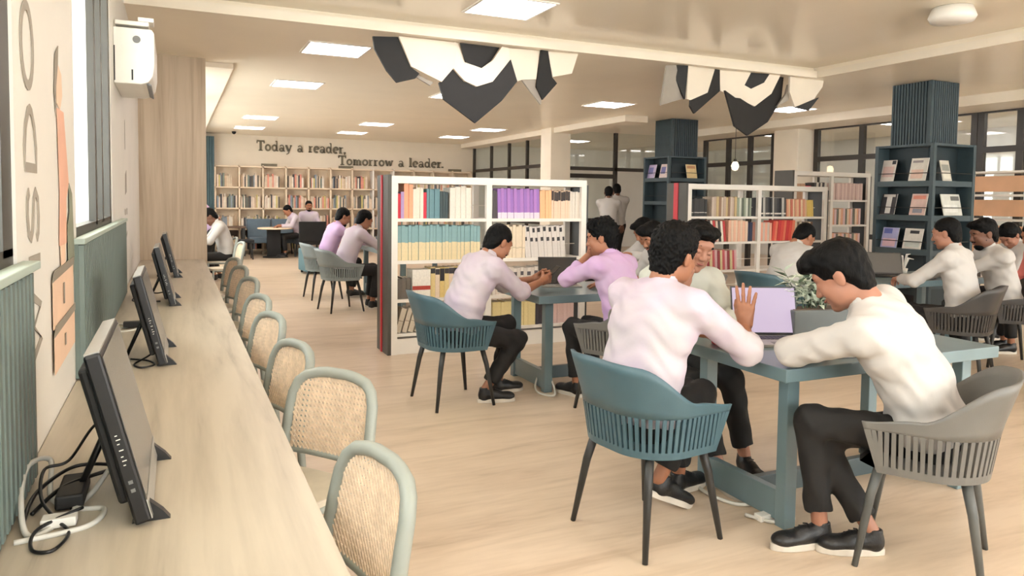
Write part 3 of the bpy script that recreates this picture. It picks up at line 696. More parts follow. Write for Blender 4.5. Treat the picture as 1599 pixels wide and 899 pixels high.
# ================================================================ smaller things
# ---- wall lettering
LET = {'T': ([[(.0, .94), (.82, .94)]], [[(.41, 0), (.41, .94)]], [[(.2, .04), (.62, .04)], [(.04, .94), (.04, .72)], [(.78, .94), (.78, .72)]], .86),
 'o': (None, ['O', .33, .32, .24, .27], None, .72), 'd': (None, ['O', .31, .32, .22, .27], [[(.57, 0), (.57, 1.0)], [(.42, .97), (.57, .97)], [(.57, .04), (.72, .04)]], .80),
 'a': (None, ['O', .27, .18, .18, .14], [[(.5, .0), (.5, .45), (.4, .6), (.25, .62), (.1, .52)], [(.5, .04), (.64, .04)]], .70),
 'y': (None, [[(.08, .6), (.34, .03)]], [[(.6, .6), (.3, -.18), (.1, -.26)], [(-.02, .6), (.2, .6)], [(.48, .6), (.7, .6)]], .74),
 'r': (None, [[(.16, 0), (.16, .62)]], [[(.16, .42), (.3, .58), (.46, .58)], [(0, .04), (.36, .04)], [(.02, .6), (.16, .6)]], .56),
 'e': (None, [[(.33+.24*math.cos(a), .32+.27*math.sin(a)) for a in [math.radians(v) for v in range(5, 325, 20)]]], [[(.1, .34), (.57, .34)]], .70),
 'm': (None, [[(.14, 0), (.14, .62)], [(.46, 0), (.46, .5)], [(.78, 0), (.78, .5)]], [[(.14, .45), (.3, .6), (.46, .5)], [(.46, .45), (.62, .6), (.78, .5)], [(0, .04), (.28, .04)], [(.34, .04), (.58, .04)], [(.66, .04), (.92, .04)], [(.02, .6), (.14, .6)]], 1.0),
 'w': (None, [[(.08, .6), (.26, .04)], [(.46, .58), (.62, .04)]], [[(.26, .04), (.46, .58)], [(.62, .04), (.82, .6)], [(0, .6), (.2, .6)], [(.72, .6), (.92, .6)]], .96),
 'l': (None, [[(.17, 0), (.17, 1.0)]], [[(0, .04), (.34, .04)], [(.03, .97), (.17, .97)]], .40),
 '.': (None, [[(.1, 0), (.1, .16)]], None, .34), ',': (None, [[(.1, .02), (.1, .16)]], [[(.12, .06), (.06, -.12)]], .34)}
def lettering(text, x, z, width, cap, lab):
    t = thing('wall_lettering', lab, 'lettering', (x, BACK_Y-.001, z))
    adv = sum(LET[c][3] if c in LET else .55 for c in text); sx = width/adv; cx = 0
    for c in text:
        if c in LET:
            q = MB(); P = lambda p: (cx+p[0]*sx, 0, p[1]*cap)
            for grp, wd in ((LET[c][0], .15), (LET[c][1], .21), (LET[c][2], .10)):
                if not grp: continue
                if grp[0] == 'O':
                    ring = [P((grp[1]+grp[3]*math.cos(a), grp[2]+grp[4]*math.sin(a))) for a in [2*PI*i/20 for i in range(20)]]
                    ribbon(q, ring, .17*cap, (0, -1, 0), 0, .03, closed=True)
                else:
                    for st in grp: ribbon(q, [P(p) for p in st], wd*cap, (0, -1, 0), 0, .03)
            q.build('letter', 'sign_letter', t); cx += LET[c][3]*sx
        else: cx += .55*sx
lettering('Today a reader,', 1.97, 2.70, 2.36, .27, 'raised lettering reading Today a reader on the back wall')
lettering('Tomorrow a leader.', 4.1, 2.39, 3.08, .26, 'raised lettering reading Tomorrow a leader on the back wall')
# ---- printed mural on the left wall: WISDOM running upward, a figure with books
mu = thing('wall_mural', 'faded printed mural with WISDOM lettering and stacked books on the window wall', 'mural', (LEFT_X, 0, 0))
def mural_letter(strokes, y, z, h, wd, mt='print_grey'):
    """letters turned a quarter left: reading direction is up (z), letter top points to -y (towards the camera)... """
    q = MB()
    for st, cl in strokes: ribbon(q, [(.001, y-(p[1]-.5)*wd, z+(p[0]-.5)*h) for p in st], .028, (1, 0, 0), 0, .002, closed=cl)
    q.build('letter', mt, mu)
ell_ = [(.5+.5*math.cos(a), .5+.5*math.sin(a)) for a in [2*PI*i/24 for i in range(24)]]
D_ = [(0, 0), (0, 1), (.35, 1), (.7, .88), (.95, .65), (1, .5), (.95, .35), (.7, .12), (.35, 0)]
S_ = [(.95, .82), (.8, .97), (.5, 1), (.15, .9), (.05, .72), (.2, .57), (.8, .42), (.95, .25), (.8, .05), (.45, 0), (.15, .05), (.02, .2)]
yl = 2.44
M_ = [(0, 0), (0, 1), (.5, .3), (1, 1), (1, 0)]; W_L = [(0, 1), (.25, 0), (.5, .7), (.75, 0), (1, 1)]
mural_letter([(M_, False)], yl, 2.24, .20, .18); mural_letter([(ell_, True)], yl, 1.91, .22, .18); mural_letter([(D_, True)], yl+.02, 1.655, .165, .18)
mural_letter([(S_, False)], yl+.04, 1.44, .145, .18); mural_letter([([(.5, 0), (.5, 1)], False)], yl+.05, 1.31, .16, .18); mural_letter([(W_L, False)], yl+.05, 1.12, .2, .18)
NDC = [0]
def decal(pts, mt, name, off=.001):
    NDC[0] += 1; off += .0007*NDC[0]; q = MB(); q.prism([(off, y*.822, 1.5+(z-1.5)*.822) for y, z in pts], (.0015, 0, 0)); q.build(name, mt, mu)
decal([(3.62, 1.95), (3.68, 2.05), (3.78, 2.02), (3.8, 1.93), (3.72, 1.86), (3.64, 1.88)], 'print_peach', 'head')
decal([(3.56, 1.92), (3.6, 2.08), (3.7, 2.13), (3.68, 2.05), (3.62, 1.95), (3.6, 1.82)], 'print_dark', 'hair')
decal([(3.62, 1.86), (3.82, 1.86), (3.95, 1.55), (3.86, 1.48), (3.84, 1.28), (3.62, 1.28), (3.66, 1.5)], 'print_orange', 'dress')
decal([(3.64, 1.28), (3.80, 1.28), (3.78, 1.12), (3.66, 1.12)], 'print_peach', 'legs')
decal([(3.95, 1.55), (4.05, 1.5), (4.1, 1.2), (4.0, 1.05), (3.95, 1.3)], 'print_green', 'leaf')
decal([(3.86, 1.35), (3.95, 1.42), (4.0, 1.12), (3.95, .92), (3.88, 1.1)], 'print_green', 'leaf')
for z0, z1, m1 in ((.98, 1.17, 'print_peach'), (.80, .95, 'print_peach')):
    decal([(3.38, z0-.02), (4.02, z0+.0), (4.02, z1), (3.38, z1-.02)], m1, 'printed_book'); decal([(3.36, z1-.02), (4.04, z1), (4.04, z1+.035), (3.42, z1+.02)], 'print_dark', 'book_edge', .0015)
    decal([(3.66, z0+.05), (3.69, z0+.05), (3.69, z1-.05), (3.66, z1-.05)], 'print_dark', 'book_mark', .003)
mu2 = thing('wall_print', 'small dark printed marks on the wall below the air conditioner', 'print', (LEFT_X, 0, 0))
for pts in ([(8.3, 1.95), (8.36, 1.95), (8.36, 2.25), (8.3, 2.2)], [(8.28, 1.5), (8.5, 1.53), (8.5, 1.75), (8.3, 1.7)], [(8.2, 1.3), (8.3, 1.3), (8.3, 1.35), (8.2, 1.36)], [(8.45, 1.3), (8.55, 1.3), (8.55, 1.36), (8.45, 1.36)], [(8.2, 1.02), (8.5, 1.1), (8.5, 1.13), (8.2, 1.05)]):
    q = MB(); q.prism([(.001, y*.822, 1.5+(z-1.5)*.822) for y, z in pts], (.0015, 0, 0)); q.build('printed_mark', 'print_grey', mu2)
# ---- air conditioner
ac = thing('air_conditioner', 'white split air conditioner high on the window wall', 'air conditioner', (LEFT_X, 5.72, 2.26)); ac.scale = (.84, .9, .84)
q = MB(); prof = [(0, .0), (.20, .0), (.255, .02), (.285, .07), (.30, .16), (.30, .42), (.28, .45), (0, .45)]
q.prism([(x, 0, z) for x, z in prof], (0, .95, 0)); q.build('body', 'white_plastic', ac, bevel=.008)
q = MB(); q.box((.245, .47, .015), (.06, .86, .012), M=Matrix.Rotation(.5, 3, 'Y')); q.build('louvre', 'grey_plastic', ac)
q = MB(); q.bb(.13, .142, -.003, .002, .03, .115); q.build('side_slot', 'black_matt', ac)
q = MB(); q.bb(.004, .012, -.003, .002, .02, .30); q.build('wall_seam', 'black_matt', ac)
q = MB(); q.lathe([(.03, 0), (.03, .004)], 14); o = q.build('emblem', 'grey_plastic', ac); o.matrix_local = Matrix.Translation((.17, .001, .36)) @ Matrix.Rotation(PI/2, 4, 'X')
tag(MB().bb(LEFT_X+.01, -.15, 5.74, 5.95, 2.66, 2.69).bb(-.22, -.12, 5.74, 5.9, 2.69, 2.72).build('ceiling_bracket', 'white_plastic', bevel=.006), 'white bracket on top of the air conditioner', 'bracket')
# ---- hanging ornaments
HD = [{'black_panel': [[(1.77,3.07),(2.01,3.08),(2.14,2.8),(2.23,2.74),(2.19,2.69),(2.01,2.64),(1.91,2.75),(1.79,2.95)], [(2.65,3.08),(3.12,3.09),(3.02,2.94),(2.9,2.85),(2.72,2.9)], [(2.6,2.83),(2.72,2.71),(2.85,2.66),(3.02,2.72),(3.21,2.96),(3.29,2.74),(3.13,2.53),(2.86,2.29),(2.52,2.52),(2.47,2.68)], [(3.58,3.1),(3.67,3.1),(3.74,2.83),(3.81,2.77),(3.63,2.58),(3.54,2.71)]],
'white_panel': [[(2.01,3.08),(2.65,3.09),(2.6,2.83),(2.47,2.68),(2.14,2.8)], [(2.61,3.1),(2.65,3.08),(2.72,2.9),(2.9,2.85),(3.02,2.94),(3.12,3.09),(3.19,3.08),(3.21,2.96),(3.02,2.72),(2.85,2.66),(2.72,2.71),(2.6,2.83)], [(3.19,3.08),(3.58,3.1),(3.54,2.79),(3.37,2.77),(3.29,2.74),(3.21,2.96)], [(3.67,3.1),(4.03,3.1),(3.96,2.88),(3.74,2.83)]],
'grey_panel': [[(3.37,2.77),(3.54,2.79),(3.54,2.71),(3.63,2.58),(3.63,2.53)], [(2.18,2.76),(2.39,2.67),(2.36,2.64),(2.22,2.71)]]},
{'grey_panel': [[(5.22,3.08),(5.36,3.1),(5.51,2.72),(5.18,2.62)], [(7.11,3.0),(7.15,2.81),(6.98,2.72),(7.09,2.88)]],
'black_panel': [[(5.35,3.1),(5.52,3.1),(5.51,2.71),(5.38,2.92)], [(5.95,3.1),(6.03,3.1),(6.06,2.85),(5.91,2.74),(5.65,2.55),(5.57,2.63),(5.57,2.7),(5.84,2.81)], [(6.49,3.1),(6.76,3.1),(6.69,2.99),(6.5,2.9),(6.4,2.94)], [(6.03,2.84),(6.22,2.77),(6.31,2.77),(6.56,2.69),(6.8,2.86),(6.93,3.1),(7.1,3.1),(7.09,2.81),(6.86,2.52),(6.5,2.33),(6.25,2.43)], [(7.29,2.73),(7.63,2.87),(7.5,2.7)]],
'white_panel': [[(5.52,3.1),(5.95,3.1),(5.84,2.81),(5.57,2.7),(5.51,2.71)], [(6.03,3.1),(6.49,3.1),(6.4,2.94),(6.5,2.9),(6.69,2.99),(6.76,3.1),(6.93,3.1),(6.8,2.86),(6.56,2.69),(6.31,2.77),(6.06,2.85)], [(7.1,3.1),(7.75,3.1),(7.73,3.02),(7.57,2.85),(7.21,2.72),(7.1,2.9)]]}]
for k, d in enumerate(HD):
    t = thing('hanging_ornament', ['left black and white faceted ornament hanging under the ceiling edge', 'right black and white faceted ornament hanging under the ceiling edge'][k], 'ceiling ornament')
    for nm, polys in d.items():
        for i, pl in enumerate(polys):
            cx = sum(p[0] for p in pl)/len(pl); ff = {'black_panel': .06, 'white_panel': .0, 'grey_panel': .09}[nm]
            tw = (.16 if nm == 'black_panel' else -.10)*(1 if i % 2 else -1)
            q = MB(); q.prism([(x, 7.14+ff*(3.1-z)*1.2+tw*(x-cx), z) for x, z in pl], (0, .03, 0)); q.build(nm, {'black_panel': 'black_matt', 'white_panel': 'trim_cream', 'grey_panel': 'print_grey'}[nm], t)
# ---- ceiling odds
tag(MB().lathe([(.02, -.02), (.16, -.02), (.19, -.10), (.17, -.14), (.05, -.15)], 20).build('ceiling_fixture', 'white_plastic', None, (6.2, 4.35, TRAY+.018), smooth=True), 'white round fixture at the top right of the raised ceiling', 'fixture')
tag(MB().lathe([(.015, 0), (.05, 0), (.05, -.03), (.03, -.06), (.01, -.07)], 14).build('ceiling_camera', 'black_matt', None, (1.35, 19.6, CEIL-.001), smooth=True), 'small black dome camera near the left end of back wall', 'camera')
for k, (x, y, z, lab) in enumerate(((9.75, 6.9, 2.26, 'warm wall lamp right of the near slate column'), (10.2, 11.6, 2.22, 'warm wall lamp right of the far slate column'))):
    t = thing('pendant_lamp', lab, 'lamp', (x, y, z))
    q = MB(); q.lathe([(.02, .09), (.05, .07), (.075, 0), (.05, -.07), (.02, -.085)], 14); q.build('bulb_globe', 'bulb', t, smooth=True)
    q = MB(); q.tube([(0, 0, .085), (0, 0, CEIL-z-.002)], .006, 6); q.build('cord', 'frame_bronze', t)
    q = MB(); q.lathe([(.03, .08), (.035, .1), (.03, .14)], 12); q.build('socket', 'frame_bronze', t, smooth=True)
# ---- magazine racks wrapped round the slate columns
def rack(label, x0, x1, y0, y1, H, levels):
    t = thing('magazine_rack', label, 'magazine rack'); d = .24
    X0_, Y0_ = x0-d, y0-d
    q = MB(); q.bb(x0-.012, x1, y0-.02, y0-.002, .3, H); q.build('back_board', 'slate_dark', t); q = MB(); q.bb(x0-.02, x0-.002, y0, y1, .3, H); q.build('back_board', 'slate_dark', t)
    for a, b in ((X0_, Y0_), (x1-.04, Y0_), (X0_, y1-.04)): q = MB(); q.bb(a-.005, a+.045, b-.005, b+.045, 0, H+.002); q.build('post', 'slate', t)
    q = MB(); q.bb(x1-.03, x1, Y0_, y0-.02, .05, H); q.build('side_panel', 'slate', t); q = MB(); q.bb(X0_, x0-.02, y1-.03, y1, .05, H); q.build('side_panel', 'slate', t)
    for z in levels:
        q = MB(); q.prism([(X0_, Y0_, z-.07), (x1, Y0_, z-.07), (x1, y0-.02, z-.07), (x0-.02, y0-.02, z-.07), (x0-.02, y1, z-.07), (X0_, y1, z-.07)], (0, 0, .07)); q.build('shelf', 'slate', t)
        q = MB(); q.tube([(X0_+.02, y1-.02, z+.10), (X0_+.02, Y0_+.02, z+.10), (x1-.02, Y0_+.02, z+.10)], .006, 6); q.build('retaining_wire', 'leg_dark', t)
    q = MB(); q.prism([(X0_, Y0_, H-.03), (x1, Y0_, H-.03), (x1, y0-.02, H-.03), (x0-.02, y0-.02, H-.03), (x0-.02, y1, H-.03), (X0_, y1, H-.03)], (0, 0, .03)); q.build('top_board', 'slate', t)
    q = MB(); q.bb(X0_+.03, x1-.02, Y0_+.03, y0-.02, 0, levels[-1]-.07); q.build('base_cabinet', 'slate_dark', t)
    return t
RL = [1.80, 1.36, .92, .5]
rack('tall slate magazine rack round the near column', 8.86, 9.42, 6.45, 7.05, 2.27, RL)
rack('slate magazine rack round the far column', 8.74, 9.38, 11.72, 12.3, 2.36, [1.95, 1.5, 1.05, .6])
def magazine(label, p, face, w, h, rgb, blocks):
    """face: 'y' leans on the front side of the rack, 'x' on the left side"""
    t = thing('magazine', label, 'magazine', p, 0 if face == 'y' else -PI/2)
    Mx = Matrix.Rotation(-.22, 4, 'X')
    q = MB(); q.bb(-w/2, w/2, 0, .008, 0, h); o = q.build('pages', 'paper', t); o.matrix_local = Mx
    q = MB(); q.bb(-w/2, w/2, -.002, 0, 0, h); o = q.build('front_cover', cover(rgb), t); o.matrix_local = Mx
    for (a, b, c, d, col) in blocks: q = MB(); q.bb(-w/2+a*w, -w/2+b*w, -.0035, -.002, c*h, d*h); o = q.build('cover_print', cover(col), t); o.matrix_local = Mx
yf, xf = 6.27, 8.68
K = (60, 60, 64)
MG = [('x', 6.92, RL[0], .20, .29, (226, 216, 206), [(.1, .9, .2, .7, (222, 190, 180)), (.7, .98, .8, .97, K)], 'pale magazine at the left of the top rack level'),
 ('x', 6.48, RL[0], .24, .30, (234, 228, 216), [(.1, .8, .1, .5, (236, 204, 186)), (.1, .7, .8, .9, (160, 150, 150))], 'cream magazine left of the corner on the top rack level'),
 ('y', 8.98, RL[0], .17, .27, (206, 200, 186), [(.1, .9, .5, .8, (150, 150, 140)), (.1, .9, .1, .4, (226, 222, 206))], 'greyish magazine right of the corner on the top rack level'),
 ('x', 6.90, RL[1], .22, .28, (66, 64, 68), [(.35, .7, .05, .9, (226, 222, 216)), (.1, .9, .85, .97, (214, 208, 200))], 'black magazine with a white figure on the middle rack level'),
 ('x', 6.46, RL[1], .22, .28, (226, 196, 186), [(.1, .9, .75, .92, (230, 150, 130)), (.2, .8, .1, .3, (150, 150, 160))], 'pink magazine left of the corner on the middle rack level'),
 ('y', 9.12, RL[1], .36, .28, (216, 216, 206), [(.5, .95, .7, .9, (110, 110, 106)), (.1, .8, .15, .5, (232, 232, 224))], 'wide white magazine right of the corner on the middle rack level'),
 ('x', 6.86, RL[2], .24, .27, (176, 176, 216), [(.1, .9, .05, .45, (226, 190, 200)), (.1, .6, .7, .95, (110, 120, 190))], 'blue violet magazine on the lowest rack level'),
 ('x', 6.52, RL[2], .26, .27, (226, 222, 214), [(.3, .8, .75, .9, K), (.1, .9, .1, .4, (206, 214, 206))], 'white magazine left of the corner on the lowest rack level')]
for f, a, z, w_, h, rgb, bl, lab in MG: magazine(lab, (a, yf+.0, z+.002) if f == 'y' else (xf, a, z+.002), f, w_, h, rgb, bl)
for a, rgb, lab in ((12.15, (190, 176, 206), 'lilac magazine on the far column rack'), (11.75, (224, 206, 200), 'pale magazine on the far column rack')): magazine(lab, (8.56, a, 1.952), 'x', .24, .27, rgb, [(.1, .7, .3, .8, (120, 120, 170))])
magazine('yellow magazine on the front of the far column rack', (9.1, 11.54, 1.952), 'y', .24, .27, (232, 206, 150), [(.1, .9, .7, .9, (200, 150, 110))])
# ---- cabinet of peach boards at the right
t = thing('display_cabinet', 'white cabinet with peach boards at the right by the glazing', 'cabinet', (10.9, 5.9, 0))
for a, b in ((0, .04), (1.5, 1.54)): q = MB(); q.bb(0, .35, a, b, 0, 2.02); q.build('side_panel', 'white_paint', t)
for z in (.1, .75, 1.3, 1.66, 2.0): q = MB(); q.bb(0, .35, .04, 1.5, z-.03, z); q.build('shelf', 'white_paint', t)
for z0, z1 in ((1.34, 1.58), (1.7, 1.93), (.8, 1.2)): q = MB(); q.bb(.1, .14, .08, 1.46, z0, z1); q.build('peach_board', 'peach_board', t)
# ---- laptops
def laptop(label, x, y, z, deg, mt_lid, mt_screen, w=.34, d=.235, open_=110):
    """deg: direction the user looks at the screen from, i.e. where the screen faces"""
    t = thing('laptop', label, 'laptop', (x, y, z), math.radians(deg+90))
    q = MB(); q.bb(-w/2, w/2, -d, 0, 0, .016); q.build('base', mt_lid, t, bevel=.003)
    q = MB()
    for r_ in range(5):
        for c in range(13): q.bb(-w/2+.025+c*.0225, -w/2+.044+c*.0225, -.045-r_*.019, -.029-r_*.019, .016, .0185)
    q.build('keyboard', 'black_plastic', t); q = MB(); q.bb(-.05, .05, -d+.015, -d+.075, .016, .0168); q.build('touchpad', 'grey_plastic', t)
    Mx = Matrix.Rotation(math.radians(-(open_-90)), 4, 'X')
    q = MB(); q.bb(-w/2, w/2, 0, .008, .016, .016+d*.98); o = q.build('lid', mt_lid, t); o.matrix_local = Mx
    q = MB(); q.bb(-w/2, w/2, -.0012, 0, .016, .016+d*.98); o2 = q.build('bezel', 'black_plastic', t); o2.matrix_local = Mx
    q = MB(); q.bb(-w/2+.008, w/2-.008, -.002, -.0012, .03, .008+d*.98); o3 = q.build('screen', mt_screen, t); o3.matrix_local = Mx
laptop('open laptop with a bright lavender screen on the front table', 2.90, 3.02, .768, 247, 'bezel_silver', 'laptop_screen', .36, .27, 104)
laptop('black laptop in front of the man with rolled sleeves', 3.02, 5.62, .768, 250, 'bezel_silver', 'screen_off')
laptop('black laptop before the man at the magazine rack', 6.62, 5.25, .768, 235, 'black_plastic', 'screen_dark')
# ---- phones, can, papers
def phone(label, M):
    t = thing('phone', label, 'phone'); t.matrix_world = M
    MB().bb(-.037, .037, -.077, .077, -.004, .004).build('body', 'black_plastic', t, bevel=.003); MB().bb(-.033, .033, -.07, .07, .004, .0046).build('screen', 'screen_off', t)
    return t
phone('black phone lying on the front table before the bright laptop', Matrix.Translation((2.80, 2.66, .776)) @ Matrix.Rotation(.5, 4, 'Z') @ Matrix.Rotation(.0, 4, 'X'))
t = thing('drink_can', 'red drink can beside the smiling man on the front table', 'can', (2.54, 2.98, .768))
q = MB(); q.lathe([(.024, 0), (.032, .006), (.033, .02), (.033, .118), (.027, .132)], 18); q.build('can_body', 'red', t, smooth=True)
q = MB(); q.lathe([(.0, .130), (.026, .131), (.027, .134), (.020, .134)], 18); q.build('can_lid', 'bezel_silver', t, smooth=True)
t = thing('notebook', 'dark notebook under the leaning man\'s arm on the front table', 'notebook', (3.0, 2.56, .768), -.15)
MB().bb(-.15, .15, -.1, .1, 0, .004).build('cover', 'grey_plastic', t); MB().bb(-.147, .147, -.097, .097, .004, .012).build('pages', 'paper', t)
# ---- planter
t = thing('planter', 'grey box planter of pale feathery leaves on the front table', 'planter', (3.22, 3.0, .768), -.2)
q = MB(); q.prism([(-.17, -.08, 0), (.17, -.08, 0), (.17, .08, 0), (-.17, .08, 0)], (0, 0, .15)); q.build('box', 'planter', t, bevel=.006)
MB().bb(-.155, .155, -.065, .065, .15, .153).build('soil', 'bronze_wood', t)
rp = random.Random(9); sh = MB(); lm = MB(); lm.add([(0, 0, 0), (.011, .02, .006), (0, .06, .0), (-.011, .02, .006), (0, .02, -.002)], [(0, 1, 4), (1, 2, 4), (2, 3, 4), (3, 0, 4), (0, 3, 2, 1)])
leaf1 = lm.mesh('leaf', 'leaf'); leaf2 = lm.mesh('leaf', 'leaf_dark'); nl = 0
for k in range(26):
    x0, y0 = rp.uniform(-.13, .13), rp.uniform(-.04, .04); a = rp.uniform(0, 2*PI); L = rp.uniform(.14, .25); out = rp.uniform(.05, .17)
    pts = [Vector((x0+out*math.cos(a)*s*s, y0+out*math.sin(a)*s*s, .15+L*(s-.25*s*s*out/.13))) for s in [i/6 for i in range(7)]]
    sh.tube(pts, [.0035-.0004*i for i in range(7)], 5)
    for i in range(1, 7):
        for sd in (-1, 1):
            if nl >= 290: break
            nl += 1; sc = rp.uniform(1.0, 1.7)
            put('leaf', leaf1 if rp.random() < .88 else leaf2, t, M=Matrix.Translation(pts[i]) @ Matrix.Rotation(a+sd*1.2+rp.uniform(-.6, .6), 4, 'Z') @ Matrix.Rotation(rp.uniform(-.3, .9), 4, 'X') @ Matrix.Scale(sc, 4))
sh.build('stems', 'leaf_dark', t)
# small white plant ornament near the rack
t = thing('plant_ornament', 'small white plant on the table by the magazine rack', 'plant', (7.05, 5.38, .768))
for k in range(7):
    a = k*.9; q = MB(); q.tube([(0, 0, .0), (.02*math.cos(a), .02*math.sin(a), .08), (.05*math.cos(a), .05*math.sin(a), .16+.02*(k % 3)), (.10*math.cos(a), .10*math.sin(a), .15+.03*(k % 3))], [.008, .012, .012, .003], 6); q.build('leaf', 'white_plastic', t, smooth=True)
MB().lathe([(.04, 0), (.05, .05), (.045, .05)], 14).build('pot', 'white_plastic', t, smooth=True)
# ---- far lounge furniture by the back wall
def lounge(label, x, y, deg, mt, h=.86, w=.62):
    t = thing('lounge_chair', label, 'chair', (x, y, 0), math.radians(deg-90))
    MB().bb(-w/2, w/2, -.28, .28, .32, .46).build('seat', mt, t, bevel=.03)
    q = MB(); q.prism([(-w/2, -.24, .40), (w/2, -.24, .40), (w/2+.02, -.34, h), (-w/2-.02, -.34, h)], (0, -.07, 0)); q.build('backrest', mt, t, bevel=.02)
    for sx in (-1, 1):
        for sy in (-1, 1): q = MB(); q.tube([(sx*(w/2-.06), sy*.22, .33), (sx*(w/2-.03), sy*.25, 0)], [.02, .012], 8); q.build('leg', 'leg_dark', t)
lounge('black upholstered chair seen from behind near the back wall', 3.02, 18.75, 95, 'fabric_black', .9)
lounge('left slate blue chair by the low table at the back', 1.97, 19.7, 270, 'fabric_slate', .92, .56)
lounge('right slate blue chair by the low table at the back', 2.55, 19.6, 270, 'fabric_slate', .92, .5)
lounge('blue grey chair of the man facing the camera at the back', 3.15, 19.55, 250, 'fabric_slate', .8)
t = thing('pedestal_table', 'dark pedestal table with a pale top near the back wall', 'table', (2.25, 18.95, 0))
MB().lathe([(.0, .70), (.42, .70), (.43, .72), (.42, .735), (0, .735)], 28).build('table_top', 'shelf_wood', t, smooth=False); MB().bb(-.2, .12, -.06, .06, 0, .70).build('pedestal', 'fabric_black', t); MB().lathe([(.0, 0), (.3, 0), (.3, .02), (0, .03)], 24).build('foot_plate', 'fabric_black', t)
t = thing('bench_table', 'dark low bench beside the timber panel near the back wall', 'table', (1.35, 18.6, 0))
MB().bb(-.35, .35, -.25, .25, .40, .47).build('seat_top', 'fabric_black', t, bevel=.01)
for sx in (-1, 1):
    for sy in (-1, 1): MB().tube([(sx*.28, sy*.18, .40), (sx*.32, sy*.22, 0)], [.02, .013], 8).build('leg', 'leg_dark', t)
t = thing('side_table', 'dark topped table along the left wall near the back shelves', 'table', (1.28, 19.75, 0))
MB().bb(-.33, .33, -.3, .3, .70, .74).build('table_top', 'bronze_wood', t, bevel=.005)
for sx in (-1, 1):
    for sy in (-1, 1): MB().bb(sx*.28-.025, sx*.28+.025, sy*.24-.025, sy*.24+.025, 0, .70).build('leg', 'leg_dark', t)
t = thing('ottoman', 'teal square ottoman left of the bookcase end', 'ottoman', (2.62, 14.9, 0), .1)
MB().bb(-.36, .36, -.3, .3, .04, .48).build('cushion', 'fabric_teal', t, bevel=.03)
for sx in (-1, 1):
    for sy in (-1, 1): MB().bb(sx*.3-.02, sx*.3+.02, sy*.24-.02, sy*.24+.02, 0, .045).build('foot', 'leg_dark', t)
# ---- cables on the counter and floor
def spline(pts, n=8):
    P = [Vector(p) for p in pts]; P = [P[0]]+P+[P[-1]]; out = []
    for i in range(1, len(P)-2):
        for k in range(n):
            s = k/n; a, b, c, d = P[i-1:i+3]
            out.append(.5*((2*b)+(c-a)*s+(2*a-5*b+4*c-d)*s*s+(3*b-a-3*c+d)*s**3))
    return out+[P[-2]]
def cable(label, pts, r, mt, plug=None, name='cable'):
    t = thing(name, label, 'cable'); MB().tube(spline(pts), r, 6).build('cord', mt, t, smooth=True)
    if plug: MB().box(plug[0], plug[1]).build('plug', plug[2], t, bevel=.003)
ZC = .757
cable('thick pale grey cable looped behind the nearest computer', [(-.16, 2.1, .80), (-.20, 2.05, ZC), (-.25, 1.90, ZC), (-.30, 1.86, ZC), (-.33, 1.98, .80), (-.335, 2.12, .83), (-.30, 2.2, .81), (-.28, 2.05, ZC+.01), (-.22, 1.98, ZC), (-.16, 1.95, ZC), (-.19, 1.86, ZC), (-.32, 1.83, ZC)], .0065, 'cable_white', ((-.245, 1.90, .765), (.07, .04, .022), 'white_plastic'))
cable('thin black cable arching behind the nearest computer', [(-.12, 2.2, .86), (-.15, 2.22, .90), (-.20, 2.2, .89), (-.25, 2.12, .83), (-.30, 2.1, .82), (-.29, 1.98, .79), (-.25, 1.9, ZC+.01), (-.22, 1.84, ZC), (-.24, 1.76, ZC), (-.28, 1.78, ZC), (-.28, 1.86, ZC+.01), (-.2, 1.92, .78)], .004, 'black_plastic')
cable('black power lead tangled on the counter by the green box', [(-.31, 1.98, ZC), (-.26, 2.05, .785), (-.2, 2.1, .79), (-.14, 2.12, .80), (-.24, 2.16, .80), (-.31, 2.06, .78), (-.32, 1.92, ZC)], .005, 'black_plastic')
tag(MB().box((-.235, 2.06, .7725), (.06, .16, .035)).build('power_adapter', 'black_matt', bevel=.006), 'black power adapter lying behind the nearest computer', 'adapter')
cable('thin dark cable behind the second computer', [(-.06, 3.75, .80), (-.12, 3.66, .775), (-.17, 3.6, ZC), (-.14, 3.52, ZC), (-.09, 3.56, ZC), (-.12, 3.66, ZC), (-.19, 3.72, ZC)], .004, 'black_plastic')
cable('bundle of pale cable by the wall behind the second computer', [(-.10, 4.6, .80), (-.2, 4.55, ZC), (-.28, 4.5, ZC), (-.31, 4.62, .775), (-.25, 4.72, ZC), (-.16, 4.68, ZC), (-.28, 4.62, ZC)], .006, 'cable_white', ((-.2, 4.62, .775), (.14, .05, .03), 'black_matt'))
cable('dark cable behind the third computer', [(-.04, 5.8, .82), (-.12, 5.82, .80), (-.22, 5.9, .80), (-.28, 5.8, ZC), (-.2, 5.7, ZC), (-.1, 5.7, ZC)], .005, 'black_plastic')
tag(MB().bb(-.27, -.16, 5.9, 6.02, .753, .83).build('socket_box', 'white_plastic', bevel=.008), 'white socket box on the counter by the third computer', 'socket')
cable('white extension lead lying under the front table', [(2.5, 3.1, .012), (2.46, 2.95, .012), (2.50, 2.78, .012), (2.62, 2.72, .012), (2.70, 2.64, .012), (2.62, 2.52, .012), (2.52, 2.55, .012), (2.46, 2.66, .012)], .009, 'cable_white', ((2.56, 2.60, .017), (.16, .05, .03), 'white_plastic'))
cable('white cable looped below the second table', [(2.62, 5.2, .09), (2.56, 5.12, .03), (2.54, 5.0, .012), (2.6, 4.9, .012), (2.66, 4.98, .03), (2.66, 5.08, .14)], .008, 'cable_white')
